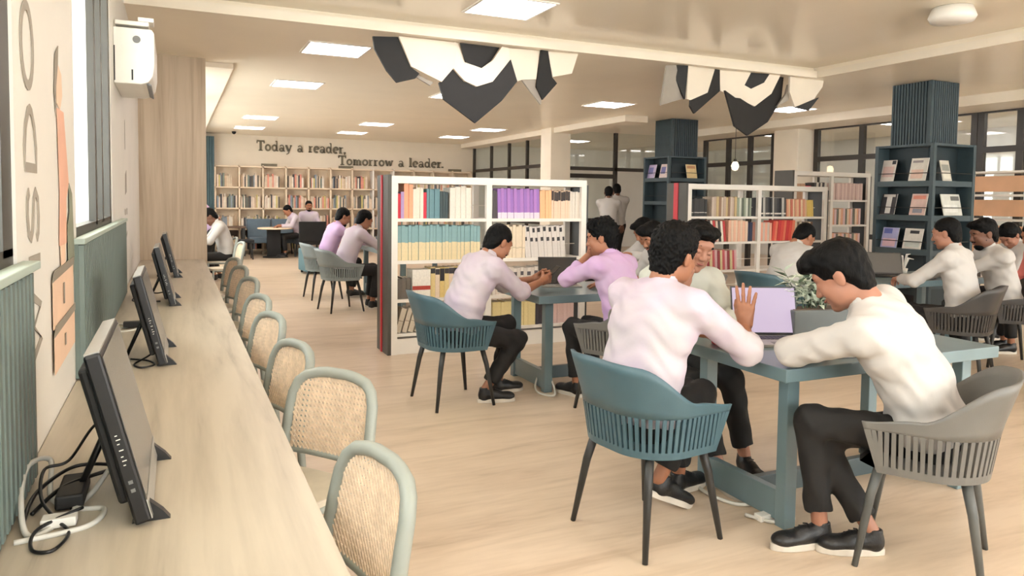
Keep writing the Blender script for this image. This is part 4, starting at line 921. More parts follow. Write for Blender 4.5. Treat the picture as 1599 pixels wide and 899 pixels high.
# ================================================================ people
def V3(*a): return np.array(a, dtype=float)
def nz(v): v = np.asarray(v, float); return v/(np.linalg.norm(v)+1e-9)
def surface(prims, vox, k=.03, disp=None):
    """smooth union of shapes sampled on a grid, turned into a quad mesh (surface nets)
    prims: ('c', a, b, ra, rb, k, flat) tapered limb; ('e', centre, radii, 3x3 axes, k) ellipsoid; ('s', ...) ellipsoid cut away"""
    lo, hi = [], []
    for p in prims:
        if p[0] == 's': continue
        if p[0] == 'c': r = max(p[3], p[4]); lo.append(np.minimum(p[1], p[2])-r); hi.append(np.maximum(p[1], p[2])+r)
        else: r = max(p[2]); lo.append(p[1]-r); hi.append(p[1]+r)
    lo = np.min(lo, 0)-3*vox; hi = np.max(hi, 0)+3*vox
    n = np.ceil((hi-lo)/vox).astype(int)+1
    ax = [(lo[i]+vox*np.arange(n[i])).astype(np.float32) for i in range(3)]
    D = np.full(n, .2, np.float32)
    for p in prims:
        kk = k
        if p[0] == 'c':
            a, b, ra, rb = p[1:5]; kk = p[5] if len(p) > 5 and p[5] else k; r = max(ra, rb)+kk+2*vox
            l_, h_ = np.minimum(a, b)-r, np.maximum(a, b)+r
        else:
            kk = p[4] if len(p) > 4 and p[4] else k; r = max(p[2])+kk+2*vox; l_, h_ = p[1]-r, p[1]+r
        i0 = np.clip(np.floor((l_-lo)/vox).astype(int), 0, n-1); i1 = np.clip(np.ceil((h_-lo)/vox).astype(int)+1, 1, n)
        sl = tuple(slice(i0[i], i1[i]) for i in range(3))
        x, y, z = ax[0][sl[0]][:, None, None], ax[1][sl[1]][None, :, None], ax[2][sl[2]][None, None, :]
        if p[0] == 'c':
            ba = (b-a).astype(np.float32); L2 = float(ba@ba)+1e-9
            px, py, pz = x-np.float32(a[0]), y-np.float32(a[1]), z-np.float32(a[2])
            dt = px*ba[0]+py*ba[1]+pz*ba[2]; t = np.clip(dt/L2, 0, 1)
            d = np.sqrt((px-t*ba[0])**2+(py-t*ba[1])**2+(pz-t*ba[2])**2)-(ra+(rb-ra)*t)
            if len(p) > 6 and p[6]: d = np.maximum(d, (dt-L2)/math.sqrt(L2))
        else:
            A = np.asarray(p[3], np.float32); rd = np.asarray(p[2], np.float32)
            px, py, pz = x-np.float32(p[1][0]), y-np.float32(p[1][1]), z-np.float32(p[1][2])
            q = [(px*A[0, i]+py*A[1, i]+pz*A[2, i])/rd[i] for i in range(3)]
            k0 = np.sqrt(q[0]**2+q[1]**2+q[2]**2)+1e-6; k1 = np.sqrt((q[0]/rd[0])**2+(q[1]/rd[1])**2+(q[2]/rd[2])**2)+1e-6
            d = k0*(k0-1)/k1
        o = D[sl]
        if p[0] == 's':
            h = np.maximum(kk-np.abs(o+d), 0)/kk; D[sl] = np.maximum(o, -d)+h*h*kk*.25
        else:
            h = np.maximum(kk-np.abs(o-d), 0)/kk; D[sl] = np.minimum(o, d)-h*h*kk*.25
    if disp is not None: D += disp(ax[0][:, None, None], ax[1][None, :, None], ax[2][None, None, :]).astype(np.float32)
    ins = D < 0
    c = np.zeros(n-1, np.int8)
    for i in (0, 1):
        for j in (0, 1):
            for l in (0, 1): c += ins[i:n[0]-1+i, j:n[1]-1+j, l:n[2]-1+l]
    act = (c > 0) & (c < 8); ii = np.argwhere(act); idx = -np.ones(n-1, np.int64); idx[act] = np.arange(len(ii))
    acc = np.zeros((len(ii), 3)); cnt = np.zeros(len(ii))
    cor = [(i, j, l) for i in (0, 1) for j in (0, 1) for l in (0, 1)]
    vals = {q: D[ii[:, 0]+q[0], ii[:, 1]+q[1], ii[:, 2]+q[2]].astype(float) for q in cor}
    for q in cor:
        for a in range(3):
            if q[a]: continue
            r = list(q); r[a] = 1; r = tuple(r); va, vb = vals[q], vals[r]; s = (va < 0) != (vb < 0)
            t = np.where(s, va/(va-vb+1e-12), 0); pt = np.tile(np.array(q, float), (len(ii), 1)); pt[:, a] += t
            acc[s] += pt[s]; cnt[s] += 1
    verts = lo+(ii+acc/np.maximum(cnt, 1)[:, None])*vox
    faces = []
    for a in range(3):
        b, d = (a+1) % 3, (a+2) % 3
        s0 = [slice(None)]*3; s1 = [slice(None)]*3; s0[a] = slice(0, -1); s1[a] = slice(1, None)
        A, B = ins[tuple(s0)], ins[tuple(s1)]; e = np.argwhere(A != B)
        ok = (e[:, b] > 0) & (e[:, d] > 0) & (e[:, b] < n[b]-1) & (e[:, d] < n[d]-1); e = e[ok]
        if not len(e): continue
        f = A[e[:, 0], e[:, 1], e[:, 2]]
        def cell(ob, od):
            q = e.copy(); q[:, b] -= ob; q[:, d] -= od; return idx[q[:, 0], q[:, 1], q[:, 2]]
        Q = np.stack([cell(1, 1), cell(0, 1), cell(0, 0), cell(1, 0)], 1)
        Q[~f] = Q[~f][:, ::-1]; faces.append(Q)
    return verts, np.concatenate(faces)
def np_mesh(name, verts, faces, mats, mi=None):
    me = bpy.data.meshes.new(name); nv, nf = len(verts), len(faces)
    me.vertices.add(nv); me.vertices.foreach_set('co', np.asarray(verts, np.float32).ravel())
    me.loops.add(nf*4); me.loops.foreach_set('vertex_index', np.asarray(faces, np.int32).ravel())
    me.polygons.add(nf); me.polygons.foreach_set('loop_start', np.arange(0, nf*4, 4, dtype=np.int32))
    for m_ in (mats if isinstance(mats, list) else [mats]): me.materials.append(MATS[m_])
    if mi is not None: me.polygons.foreach_set('material_index', np.asarray(mi, np.int32))
    me.polygons.foreach_set('use_smooth', np.ones(nf, bool)); me.update(calc_edges=True); me.validate(); return me
I3 = np.eye(3)
# ---- head (centre of skull at 0, face towards +y)
def head_prims():
    e = lambda c, r, k=.02: ('e', V3(*c), r, I3, k)
    P = [e((0, -.012, .03), (.076, .094, .086)), e((0, .03, -.03), (.062, .060, .085), .03), e((0, .045, -.088), (.040, .036, .030), .03), e((0, .072, -.105), (.020, .018, .016), .02),
         e((0, .074, .028), (.050, .022, .022), .02)]
    for s in (-1, 1):
        P += [e((s*.05, .02, -.07), (.018, .04, .03), .03), e((s*.038, .066, -.03), (.022, .020, .020), .02),
              ('s', V3(s*.031, .098, -.002), (.019, .014, .012), I3, .012), e((s*.031, .078, -.004), (.017, .014, .012), .004), e((s*.078, -.008, -.012), (.009, .020, .032), .008), e((s*.083, -.016, -.002), (.006, .012, .020), .006)]
    P += [('c', V3(0, .088, .004), V3(0, .108, -.034), .008, .012, .012), e((-.011, .098, -.038), (.009, .010, .008), .008), e((.011, .098, -.038), (.009, .010, .008), .008),
          e((0, .089, -.062), (.022, .010, .006), .006), e((0, .087, -.073), (.019, .010, .006), .006), ('c', V3(0, -.03, -.06), V3(0, -.042, -.17), .052, .056, .03)]
    return P
HEAD = surface(head_prims(), .0042)
def hair_prims(style):
    e = lambda c, r, k=.02: ('e', V3(*c), r, I3, k)
    up = {'short': .0, 'curly': .012, 'quiff': .012, 'messy': .010, 'side': .006, 'bun': .01}[style]
    P = [e((0, -.020, .042), (.083+up*.6, .098+up*.5, .086+up)), e((0, -.055, -.01), (.076, .056, .07)), e((0, -.058, -.06), (.060, .042, .05))]
    # the face, the ears and the nape stay free
    Rm = np.array([[1, 0, 0], [0, .70, -.71], [0, .71, .70]])
    P += [('s', V3(0, .118, -.055), (.085, .10, .115), I3, .012), ('s', V3(0, .03, -.11), (.12, .062, .075), I3, .012), ('s', V3(0, -.06, -.185), (.12, .09, .062), I3, .02)]
    if style == 'quiff': P += [e((0, .055, .098), (.066, .062, .040)), e((-.02, .085, .085), (.045, .040, .028)), e((.03, .07, .10), (.04, .05, .03))]
    if style == 'messy': P += [e((.03, .045, .105), (.04, .045, .03)), e((-.04, .02, .115), (.04, .04, .028)), e((0, -.05, .115), (.05, .04, .03)), e((-.055, .05, .085), (.025, .03, .03))]
    if style == 'side': P += [e((.02, .05, .088), (.060, .05, .034)), e((-.04, .035, .092), (.04, .045, .03))]
    if style == 'curly': P += [e((0, .045, .095), (.060, .046, .036)), e((0, -.06, .05), (.07, .06, .07))]
    if style == 'bun': P += [e((0, -.09, -.02), (.06, .06, .10)), e((0, -.12, -.09), (.045, .04, .09))]
    for s in (-1, 1): P += [('c', V3(s*.016, .094, .022), V3(s*.034, .091, .028), .0045, .005, .004), ('c', V3(s*.034, .091, .028), V3(s*.052, .077, .022), .005, .003, .004)]
    return P
def beard_prims(full):
    e = lambda c, r, k=.012: ('e', V3(*c), r, I3, k)
    P = [('c', V3(-.024, .094, -.055), V3(.024, .094, -.055), .005, .005, .004)]
    if full: P += [e((0, .056, -.102), (.040, .040, .034)), ('c', V3(.055, .02, -.05), V3(.035, .06, -.10), .014, .014, .02), ('c', V3(-.055, .02, -.05), V3(-.035, .06, -.10), .014, .014, .02), ('s', V3(0, .094, -.068), (.02, .012, .008), I3, .006)]
    return P
def wav(f, a, seed=0.0):
    return lambda x, y, z: a*(np.sin(f*x+seed+2.1*np.sin(.6*f*y+1))*np.sin(f*y*1.1+1.7*np.sin(.5*f*z))*np.sin(f*z*.9+1.3+1.5*np.sin(.7*f*x)))
HAIR = {}
def hair(style, beard):
    key = (style, beard)
    if key not in HAIR:
        P = hair_prims(style)+(beard_prims(beard == 2) if beard else [])
        HAIR[key] = surface(P, .0048, disp=wav(*{'curly': (190, .007), 'messy': (120, .009), 'quiff': (80, .004), 'short': (110, .003), 'side': (90, .004), 'bun': (80, .003)}[style]))
    return HAIR[key]
# ---- hands: wrist at 0, fingers along +y, palm towards -z, thumb at +x (a left hand); mirrored for the right
def hand_prims(curls, spread, thumb):
    P = []; kx = (.031, .0105, -.0105, -.030); ky = (.088, .092, .087, .078)
    Ls = ((.042, .026, .021), (.047, .030, .022), (.043, .028, .021), (.034, .021, .018))
    for i in range(4):
        b = V3(kx[i], ky[i], 0); P.append(('c', V3(kx[i]*.55, .005, 0), b, .017, .0125, .014))
        th = 0; p = b; sa = spread*(1.5-i)*-.12
        for j in range(3):
            th += math.radians(curls[i][j]); d = V3(-math.sin(sa), math.cos(sa)*math.cos(th), -math.sin(th)); q = p+nz(d)*Ls[i][j]
            P.append(('c', p, q, .0098-.0009*j, .0089-.0009*j, .004)); p = q
    P.append(('c', V3(0, -.03, 0), V3(0, .03, 0), .026, .024, .02))
    a, b_ = thumb; p = V3(.020, .018, -.004)
    for j, (L, r0, r1) in enumerate(((.045, .0165, .0125), (.033, .0118, .0105), (.026, .0105, .0085))):
        an = math.radians(a-j*12); d = nz(V3(math.sin(an), math.cos(an), -math.sin(math.radians(b_+j*14)))); q = p+d*L
        P.append(('c', p, q, r0, r1, .010 if j == 0 else .004)); p = q
    return P
HANDS = {n: surface(hand_prims(*a), .0034, k=.006) for n, a in {
    'relaxed': ([(22, 28, 18), (26, 32, 20), (30, 34, 22), (34, 36, 24)], .4, (42, 25)), 'flat': ([(6, 10, 6)]*4, .7, (50, 8)), 'open': ([(2, 5, 4), (0, 4, 4), (2, 5, 4), (5, 7, 5)], 1.0, (30, 12)),
    'grip': ([(48, 62, 35), (52, 64, 36), (55, 66, 38), (58, 66, 40)], .1, (36, 50)), 'fist': ([(75, 88, 50), (78, 90, 52), (80, 90, 52), (82, 90, 52)], 0, (28, 62))}.items()}
# ---- shoes
def e_(c, r, k=.02): return ('e', V3(*c), r, I3, k)
SHOE_V = surface([e_((0, -.035, .055), (.037, .05, .05)), e_((0, .03, .058), (.038, .06, .042), .03), e_((0, .10, .045), (.044, .075, .030), .03), e_((0, .145, .042), (.040, .048, .024), .03), ('c', V3(0, -.035, .07), V3(0, -.04, .115), .037, .036, .02, True)], .006)
SHOE_ME = np_mesh('shoe', SHOE_V[0], SHOE_V[1], 'shoe_black')
def sole_mb():
    q = MB(); out = []
    for i in range(24):
        a = 2*PI*i/24; yy = .055+.145*math.sin(a); out.append(((.036+.012*smooth(.0, .15, yy)-.0)*math.cos(a)*(1.0), yy, 0))
    return q.prism(out, (0, 0, .03))
SOLE_W = sole_mb().mesh('sole', 'shoe_sole', bevel=.004); SOLE_D = sole_mb().mesh('sole', 'shoe_sole_dark', bevel=.004)
lm = MB()
for k in range(4): lm.tube([(-.022, .03+.02*k, .098-.0085*k), (0, .03+.02*k, .106-.0085*k), (.022, .036+.02*k, .098-.0085*k)], .003, 5)
LACE = lm.mesh('laces', 'black_matt')
def eye_mesh():
    q = MB()
    def ball(r, c, mi, a0, a1, n=8):
        vs, fs = [], []
        for i in range(n+1):
            a = a0+(a1-a0)*i/n
            for j in range(12): b = 2*PI*j/12; vs.append((c[0]+r*math.sin(a)*math.cos(b), c[1]+r*math.cos(a), c[2]+r*math.sin(a)*math.sin(b)))
        for i in range(n):
            for j in range(12): fs.append((i*12+j, i*12+(j+1) % 12, (i+1)*12+(j+1) % 12, (i+1)*12+j))
        q.add(vs, fs, mi)
    ball(.0125, (0, 0, 0), 0, .01, PI-.01); ball(.0129, (0, 0, 0), 1, .01, .48, 4)
    return q.mesh('eye', ['eye_white', 'black_plastic'], smooth=True)
EYE = eye_mesh()
def ik(a, t, l1, l2, pole):
    d = t-a; L = np.linalg.norm(d); L = min(max(L, abs(l1-l2)+.02), l1+l2-.004); u = nz(d); t = a+u*L
    x = (l1*l1-l2*l2+L*L)/(2*L); h = math.sqrt(max(l1*l1-x*x, 0)); pl = np.asarray(pole, float); pl = nz(pl-u*(pl@u))
    return a+u*x+pl*h, t
def rot(axis, ang):
    axis = nz(axis); K = np.array([[0, -axis[2], axis[1]], [axis[2], 0, -axis[0]], [-axis[1], axis[0], 0]])
    return np.eye(3)+math.sin(ang)*K+(1-math.cos(ang))*K@K
DEBUG = False
NP = [0]
def person(label, hip, deg, lean=18, side=0, twist=0, head=(0, 20, 0), lh=None, rh=None, lp=None, rp=None, feet=None, shirt='shirt_white', skin='skin_mid', style='short', beard=0,
           vox=.011, sleeve=1.0, le=None, re=None, hands=('relaxed', 'relaxed'), lpalm=None, rpalm=None, ldir=None, rdir=None, hs=1.06, eyes=True, group=None, hunch=1.0, sc=1.0, trousers='trousers', sole='w', wide=1.0, bulk=1.0):
    """deg heading; lean forward, side lean to the right; head = (yaw left+, pitch down, roll); lh/rh wrist targets, lp/rp elbow poles, all in world space;
    feet = ((x, y, heading), (x, y, heading)) left and right, plus optional heel lift"""
    NP[0] += 1; t = thing('person', label, 'person', (hip[0], hip[1], 0), 0, group)
    base = V3(hip[0], hip[1], 0); H = V3(*hip)
    a = math.radians(deg); f0 = V3(math.cos(a), math.sin(a), 0); r0 = V3(math.sin(a), -math.cos(a), 0); up = V3(0, 0, 1)
    Rl = rot(r0, -math.radians(lean)) ; Rs = rot(f0, math.radians(side))
    def fr(l, tw):
        M = Rs@rot(r0, -math.radians(l)); s = M@up; ff = M@f0; rr = Rs@r0
        T = rot(s, math.radians(tw)); return s, T@ff, T@rr
    s1, f1, r1 = fr(lean*.65, twist*.3); s2, f2, r2 = fr(lean*1.05, twist*.7); s3, f3, r3 = fr(lean*1.3*hunch, twist)
    waist = H+s1*.17*sc; chest = waist+s2*.19*sc; neck = chest+s3*.185*sc
    sw = .172*sc*wide
    shL = neck-s3*.070-r3*sw; shR = neck-s3*.070+r3*sw
    hy, hp, hr = [math.radians(v) for v in head]
    fh = rot(up, hy)@f0; rh_ = nz(np.cross(fh, up)); Mh = rot(rh_, -hp); fh2 = Mh@fh; uh = Mh@up
    Rr = rot(fh2, hr); uh = Rr@uh; rhh = Rr@rh_
    HM = np.stack([rhh, fh2, uh], 1)
    nk_top = neck+nz(s3*.55+uh*.45)*.045; hc = nk_top+uh*.100*hs+fh2*.028
    # arms
    U, Fo = .285*sc, .255*sc
    def arm(sh, target, pole, sgn):
        if target is None: target = sh-up*.40+f0*.22
        if pole is None: pole = r0*sgn*.7-up*.8-f0*.3
        return ik(sh, np.asarray(target, float), U, Fo, np.asarray(pole, float))
    def arm2(sh, el, wr):   # elbow given: keep the bones near their lengths
        el = np.asarray(el, float); wr = np.asarray(wr, float)
        L = np.linalg.norm(el-sh); el = sh+(el-sh)*(min(max(L, U*.94), U*1.14)/L); L = np.linalg.norm(wr-el); wr = el+(wr-el)*(min(max(L, Fo*.9), Fo*1.08)/L); return el, wr
    elL, wrL = arm2(shL, le, lh) if le is not None else arm(shL, lh, lp, -1)
    elR, wrR = arm2(shR, re, rh) if re is not None else arm(shR, rh, rp, 1)
    # legs
    hL = H-r0*.088-up*.02; hR = H+r0*.088-up*.02
    if feet is None: feet = ((H+f0*.40-r0*.10), (H+f0*.36+r0*.10)); feet = [(q[0], q[1], deg) for q in feet]
    knees, ankles = [], []
    for hj, ft in zip((hL, hR), feet):
        fa = math.radians(ft[2]); fd = V3(math.cos(fa), math.sin(fa), 0); lift = ft[3] if len(ft) > 3 else 0
        an = V3(ft[0], ft[1], .10+lift); kn, an2 = ik(hj, an, .43*sc, .42*sc, f0*1.0+up*.9); knees.append(kn); ankles.append(an2)
    bx = lambda R_: np.stack(R_, 1)
    # ---- shirt
    A1, A2, A3 = np.stack([r1, f1, s1], 1), np.stack([r2, f2, s2], 1), np.stack([r3, f3, s3], 1)
    w_ = wide
    P = [('e', H+s1*.04, (.178*w_*bulk, .140*bulk, .12), A1, .06), ('e', waist+s1*.02, (.170*w_*bulk, .130*bulk, .16), A1, .06), ('e', chest, (.182*w_*bulk, .128*bulk, .17), A2, .06), ('e', neck-s3*.085, (.168*w_, .098*bulk, .09), A3, .06),
         ('c', shL, shR, .060, .060, .06), ('c', neck-s3*.045, shL, .066, .056, .06), ('c', neck-s3*.045, shR, .066, .056, .06), ('c', neck-s3*.05, neck+nz(nk_top-neck)*.022, .070, .060, .03, True)]
    for sh, el, wr in ((shL, elL, wrL), (shR, elR, wrR)):
        P.append(('c', sh, el, .064*bulk, .056*bulk, .04))
        cuff = el+(wr-el)*(sleeve*.93 if sleeve > .3 else max(sleeve, .12)); P.append(('c', el, cuff, .056*bulk, (.048 if sleeve > .5 else .054)*bulk, .03, True))
    fine = vox < .013
    dsp = (lambda x, y, z: .0024*np.sin(70*z+38*x+2.5*np.sin(23*y+hip[0]*7)+1.2*np.sin(40*x))+.002*np.sin(45*y-52*z+2*np.sin(27*x+hip[1]*5))) if vox < .018 else None
    v, fc = surface(P, vox, .05, dsp); put('shirt', np_mesh('shirt', v-base, fc, shirt), t)
    q = MB(); n_ax = nz(nk_top-neck); ca = neck+n_ax*.014; cb = neck+n_ax*.054
    u_ = nz(np.cross(n_ax, f0)); v_ = np.cross(u_, n_ax); ring = []
    for (c, r_) in ((ca, .066), (cb, .0615), (cb, .0575), (ca, .060)):
        for j in range(20): b = 2*PI*j/20; ring.append(c+u_*math.cos(b)*r_+v_*math.sin(b)*r_*1.05-base)
    q.add(ring, [(i*20+j, i*20+(j+1) % 20, ((i+1) % 4)*20+(j+1) % 20, ((i+1) % 4)*20+j) for i in range(4) for j in range(20)])
    q.build('collar', shirt, t, smooth=True)
    # ---- trousers
    P = [('e', H-s1*.01, (.166*w_, .125, .115), A1, .06)]
    for hj, kn, an in zip((hL, hR), knees, ankles):
        P += [('c', hj, kn, .090, .066, .05), ('c', kn, an+(kn-an)*.14, .067, .056, .03, True)]
    dt = (lambda x, y, z: .003*np.sin(60*x+34*z+2*np.sin(31*y))+.0025*np.sin(52*y-45*z+2*np.sin(27*x))) if vox < .018 else None
    v, fc = surface(P, vox, .04, dt); put('trousers', np_mesh('trousers', v-base, fc, trousers), t)
    # ---- body: skin under the clothes, with the head and the hands grown onto it
    P = [('e', H, (.12, .09, .09), A1, .05), ('e', waist, (.11, .08, .12), A1, .05), ('e', chest, (.12, .08, .13), A2, .05), ('c', shL, shR, .042, .042, .04), ('c', neck-s3*.06, nk_top+uh*.02, .054, .052, .03)]
    for sh, el, wr in ((shL, elL, wrL), (shR, elR, wrR)): P += [('c', sh, el, .040, .036, .03), ('c', el, wr, .040, .0265, .02)]
    for hj, kn, an in zip((hL, hR), knees, ankles): P += [('c', hj, kn, .06, .045, .03), ('c', kn, an, .044, .034, .02)]
    V, Fc = surface(P, max(vox, .012), .03)
    Vs, Fs = [V], [Fc]; off = len(V)
    Vs.append(hc+(HEAD[0]*hs)@HM.T); Fs.append(HEAD[1]+off); off += len(HEAD[0])
    for sgn, el, wr, nm, pal, hd in ((1, elL, wrL, hands[0], lpalm, ldir), (-1, elR, wrR, hands[1], rpalm, rdir)):
        d = nz(hd) if hd is not None else nz(wr-el); n_ = np.asarray(pal if pal is not None else (0, 0, -1), float); n_ = nz(n_-d*(n_@d)+1e-5); zc = -n_; xc = np.cross(d, zc)
        hv = HANDS[nm][0]*V3(sgn, 1, 1)*1.02; Rm = np.stack([xc, d, zc], 1)
        Vs.append(wr+d*.012+hv@Rm.T); ff = HANDS[nm][1]; Fs.append((ff if sgn == 1 else ff[:, ::-1])+off); off += len(hv)
    put('body', np_mesh('body', np.concatenate(Vs)-base, np.concatenate(Fs), skin), t)
    # ---- hair, eyes, lips, shoes
    hv, hf = hair(style, beard); put('hair', np_mesh('hair', hc-base+(hv*hs)@HM.T, hf, 'hair'), t)
    M4 = Matrix([[*(HM[i]*hs), (hc-base)[i]] for i in range(3)]+[[0, 0, 0, 1]])
    if eyes:
        for s in (-1, 1): put('eye', EYE, t, M=M4 @ Matrix.Translation((s*.031, .0783, -.004)) @ Matrix.Rotation(-.25, 4, 'X'))
        lv = MB(); lv.tube([(-.021, .0915, -.0655), (-.01, .0985, -.066), (0, .1005, -.0668), (.01, .0985, -.066), (.021, .0915, -.0655)], [.002, .0052, .006, .0052, .002], 8)
        put('lips', lv.mesh('lips', 'lips', smooth=True), t, M=M4)
    for an, ft in zip(ankles, feet):
        lift = ft[3] if len(ft) > 3 else 0
        Ms = Matrix.Translation((an[0]-base[0], an[1]-base[1], an[2]-.10)) @ Matrix.Rotation(math.radians(ft[2]-90), 4, 'Z') @ (Matrix.Rotation(-math.atan2(lift, .16), 4, 'X') if lift else Matrix()) @ Matrix.Translation((0, .03, 0))
        s_ = put('shoe', SHOE_ME, t, M=Ms); put('sole', SOLE_W if sole == 'w' else SOLE_D, s_)
        if vox < .013: put('laces', LACE, s_)
    if DEBUG: debug(label, dict(head=hc, neck=neck, shL=shL, shR=shR, elL=elL, wrL=wrL, elR=elR, wrR=wrR, knL=knees[0], knR=knees[1], hip=H))
    return t, dict(wrL=wrL, wrR=wrR, elL=elL, elR=elR, hc=hc, neck=neck)
G2 = 'people in the library'
FINE, MID, FAR = .0105, .015, .021
TT = .768
person('man with rolled sleeves bent over his phone beside the white bookcase', (1.89, 5.06, .545), 4, lean=23, head=(8, 32, 0), le=(2.37, 5.30, .82), lh=(2.60, 5.25, .87), re=(2.37, 4.98, .80), rh=(2.60, 5.12, .86), sleeve=.16,
       feet=((2.26, 5.16, 8), (2.07, 4.96, -10)), shirt='shirt_light_cast', skin='skin_mid', style='short', beard=1, vox=FINE, hands=('grip', 'grip'), lpalm=(0, -1, .1), rpalm=(.2, 1, .2), ldir=(.9, -.25, .25), rdir=(.9, .3, .25), hunch=1.1, sc=1.05, wide=1.08, bulk=1.1)
person('man in lavender tinted shirt propping his head on his hand at the second table', (2.97, 4.48, .545), 112, lean=16, head=(26, 12, 0), lh=(2.83, 4.77, 1.10), rh=(3.2, 5.15, .82), lp=(-.9, .5, -.9), sleeve=.62,
       feet=((2.78, 4.85, 105), (2.98, 4.92, 100)), shirt='shirt_lavender_cast', skin='skin_mid', style='messy', vox=FINE, hands=('relaxed', 'flat'), lpalm=(.6, -.5, .2), ldir=(.25, -.1, .9), sc=1.04, wide=1.06)
person('dark bearded man looking down at the end of the second table', (4.22, 5.56, .545), 188, lean=21, head=(-6, 26, 0), lh=(3.78, 5.28, .82), rh=(3.76, 5.70, .82), shirt='shirt_white', skin='skin_mid', style='quiff', beard=2, vox=MID)
person('smiling man with chin on his hand facing the camera at the front table', (2.69, 3.60, .56), 260, lean=13, side=-3, head=(2, 18, -12), lh=(2.64, 3.03, .86), rh=(2.52, 3.25, 1.03), rp=(-.5, -.7, -1.0), lp=(.9, .1, -.6), sleeve=.95,
       feet=((2.85, 3.10, 255), (2.60, 3.02, 265)), shirt='shirt_green', skin='skin_light', style='side', beard=0, vox=FINE, hands=('grip', 'fist'), rpalm=(.2, -.1, .9), rdir=(.35, -.2, .85), lpalm=(-.9, .1, 0), ldir=(-.6, -.8, .0), hunch=1.0, hs=1.12, sc=1.04, wide=1.05)
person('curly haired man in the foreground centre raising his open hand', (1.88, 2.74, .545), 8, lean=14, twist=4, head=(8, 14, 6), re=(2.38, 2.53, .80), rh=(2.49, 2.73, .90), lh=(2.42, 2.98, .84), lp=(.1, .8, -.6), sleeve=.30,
       feet=((2.34, 3.02, 15), (2.10, 2.86, 5, .07)), shirt='shirt_light_cast', skin='skin_mid', style='curly', vox=FINE, hands=('relaxed', 'open'), rpalm=(.75, .55, .1), rdir=(.02, .02, 1.0), sc=1.08, wide=1.14, hs=1.1, bulk=1.14)
person('man with thick swept hair leaning over the front table in the right foreground', (2.90, 2.06, .545), 133, lean=26, side=-3, twist=-16, head=(-14, 32, 0), le=(2.47, 2.47, .825), lh=(2.75, 2.55, .80), rh=(2.96, 2.72, .80), rp=(.6, .9, -.7), sleeve=.95,
       feet=((2.55, 2.30, 165), (2.70, 2.16, 150)), shirt='shirt_white', skin='skin_light', style='quiff', vox=FINE, hands=('relaxed', 'relaxed'), ldir=(.9, .35, -.05), rdir=(-.2, .9, 0), hunch=1.0, hs=1.14, sc=1.08, wide=1.14, bulk=1.17)
person('man in white shirt bending over the desk behind the planter', (5.45, 5.53, .545), 4, lean=24, head=(-6, 42, 0), lh=(5.98, 5.45, .81), rh=(5.95, 5.25, .81), shirt='shirt_white', skin='skin_mid', style='short', vox=MID, eyes=False, wide=1.1, sc=1.05)
person('man typing on the black laptop, seen from behind', (6.16, 4.10, .545), 108, lean=10, head=(4, 14, 0), le=(5.85, 4.35, .84), lh=(6.02, 4.62, .82), rh=(6.45, 4.75, .81), shirt='shirt_white', skin='skin_light', style='short', vox=MID, wide=1.12, sc=1.06)
person('bearded man in profile at the right by the glazing', (7.12, 4.34, .545), 150, lean=16, head=(0, 16, 0), lh=(6.75, 4.85, .81), rh=(6.9, 4.95, .81), shirt='shirt_white', skin='skin_dark', style='side', beard=2, vox=MID, wide=1.1, sc=1.05, hs=1.1)
person('person with long dark hair bowed low at the right edge', (8.72, 5.12, .545), 160, lean=14, head=(20, 45, 0), lh=(8.3, 5.3, .8), rh=(8.35, 5.5, .8), shirt='shirt_white', skin='skin_light', style='bun', vox=FAR, eyes=False)
person('person in salmon top cut off by the right edge', (8.08, 4.5, .545), 150, lean=10, head=(0, 25, 0), shirt='shirt_pink', skin='skin_mid', style='short', vox=FAR, eyes=False)
person('man crouched over behind the bearded man of the second table', (4.8, 6.6, .545), 185, lean=15, head=(0, 34, 0), lh=(4.2, 6.3, .95), rh=(4.2, 6.7, .9), shirt='shirt_white', skin='skin_mid', style='side', vox=FAR, eyes=False)
person('person in pink top behind the right end of the white bookcase', (4.62, 7.9, .545), 200, lean=10, head=(0, 20, 0), shirt='shirt_pink', skin='skin_mid', style='short', vox=FAR, eyes=False)
person('man in lavender tinted shirt beside the teal ottoman', (2.03, 11.08, .545), 6, lean=18, head=(0, 26, 0), lh=(2.72, 11.2, .82), rh=(2.7, 10.9, .82), shirt='shirt_lavender_cast', skin='skin_mid', style='short', beard=2, vox=FAR, eyes=False, wide=1.1, sc=1.05)
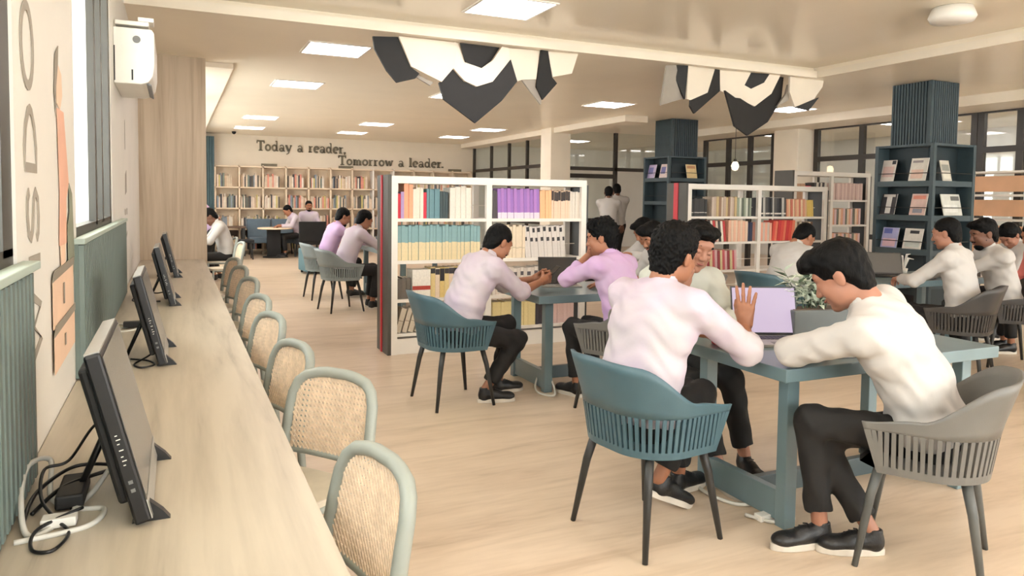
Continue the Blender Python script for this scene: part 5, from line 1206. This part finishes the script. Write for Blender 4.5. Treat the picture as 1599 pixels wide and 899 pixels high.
person('white shirted man half hidden by the bookcase end', (2.03, 9.78, .545), 10, lean=20, head=(0, 28, 0), lh=(2.72, 9.95, .82), rh=(2.72, 9.7, .82), shirt='shirt_light_cast', skin='skin_mid', style='short', vox=FAR, eyes=False, wide=1.1, sc=1.05)
person('man bowed over the far counter past the timber panel', (.76, 12.7, .545), 182, lean=16, head=(0, 40, 0), lh=(.25, 12.5, .8), rh=(.25, 12.9, .8), shirt='shirt_white', skin='skin_dark', style='short', vox=FAR, eyes=False)
person('man in lavender tinted shirt bending down behind the timber panel', (.62, 14.0, .93), 185, lean=36, head=(0, 50, 0), lh=(.1, 13.8, .85), rh=(.1, 14.2, .85), feet=((.62, 13.9, 180), (.72, 14.12, 180)), shirt='shirt_lavender_cast', skin='skin_mid', style='short', vox=FAR, eyes=False)
person('man writing at the low table by the back wall', (2.86, 19.1, .545), 190, lean=22, head=(0, 35, 0), lh=(2.35, 18.75, .78), rh=(2.4, 19.1, .78), shirt='shirt_light_cast', skin='skin_mid', style='short', vox=FAR, eyes=False)
person('man facing the camera in front of the back shelves', (3.15, 19.5, .58), 250, lean=6, head=(20, 5, 0), shirt='shirt_light_cast', skin='skin_mid', style='short', beard=2, vox=FAR, eyes=False)
person('standing man at the entrance turned away, right of the pair', (8.42, 13.1, 1.0), 70, sc=1.08, lean=6, head=(0, 18, 0), feet=((8.25, 13.2, 70), (8.42, 13.05, 70)), lh=(8.35, 13.5, 1.1), rh=(8.6, 13.4, 1.0), shirt='shirt_white', skin='skin_dark', style='short', vox=FAR, eyes=False)
person('standing man at the entrance bending forward, left of the pair', (7.95, 12.7, .96), 60, sc=1.05, lean=10, head=(0, 22, 0), feet=((7.85, 12.8, 60), (8.02, 12.65, 60)), lh=(8.2, 13.1, 1.0), rh=(8.4, 12.9, 1.0), shirt='shirt_white', skin='skin_dark', style='short', vox=FAR, eyes=False)
phone('black phone held by the man with rolled sleeves', Matrix.Translation((2.74, 5.20, .92)) @ Matrix.Rotation(-1.5, 4, 'Z') @ Matrix.Rotation(.7, 4, 'X'))
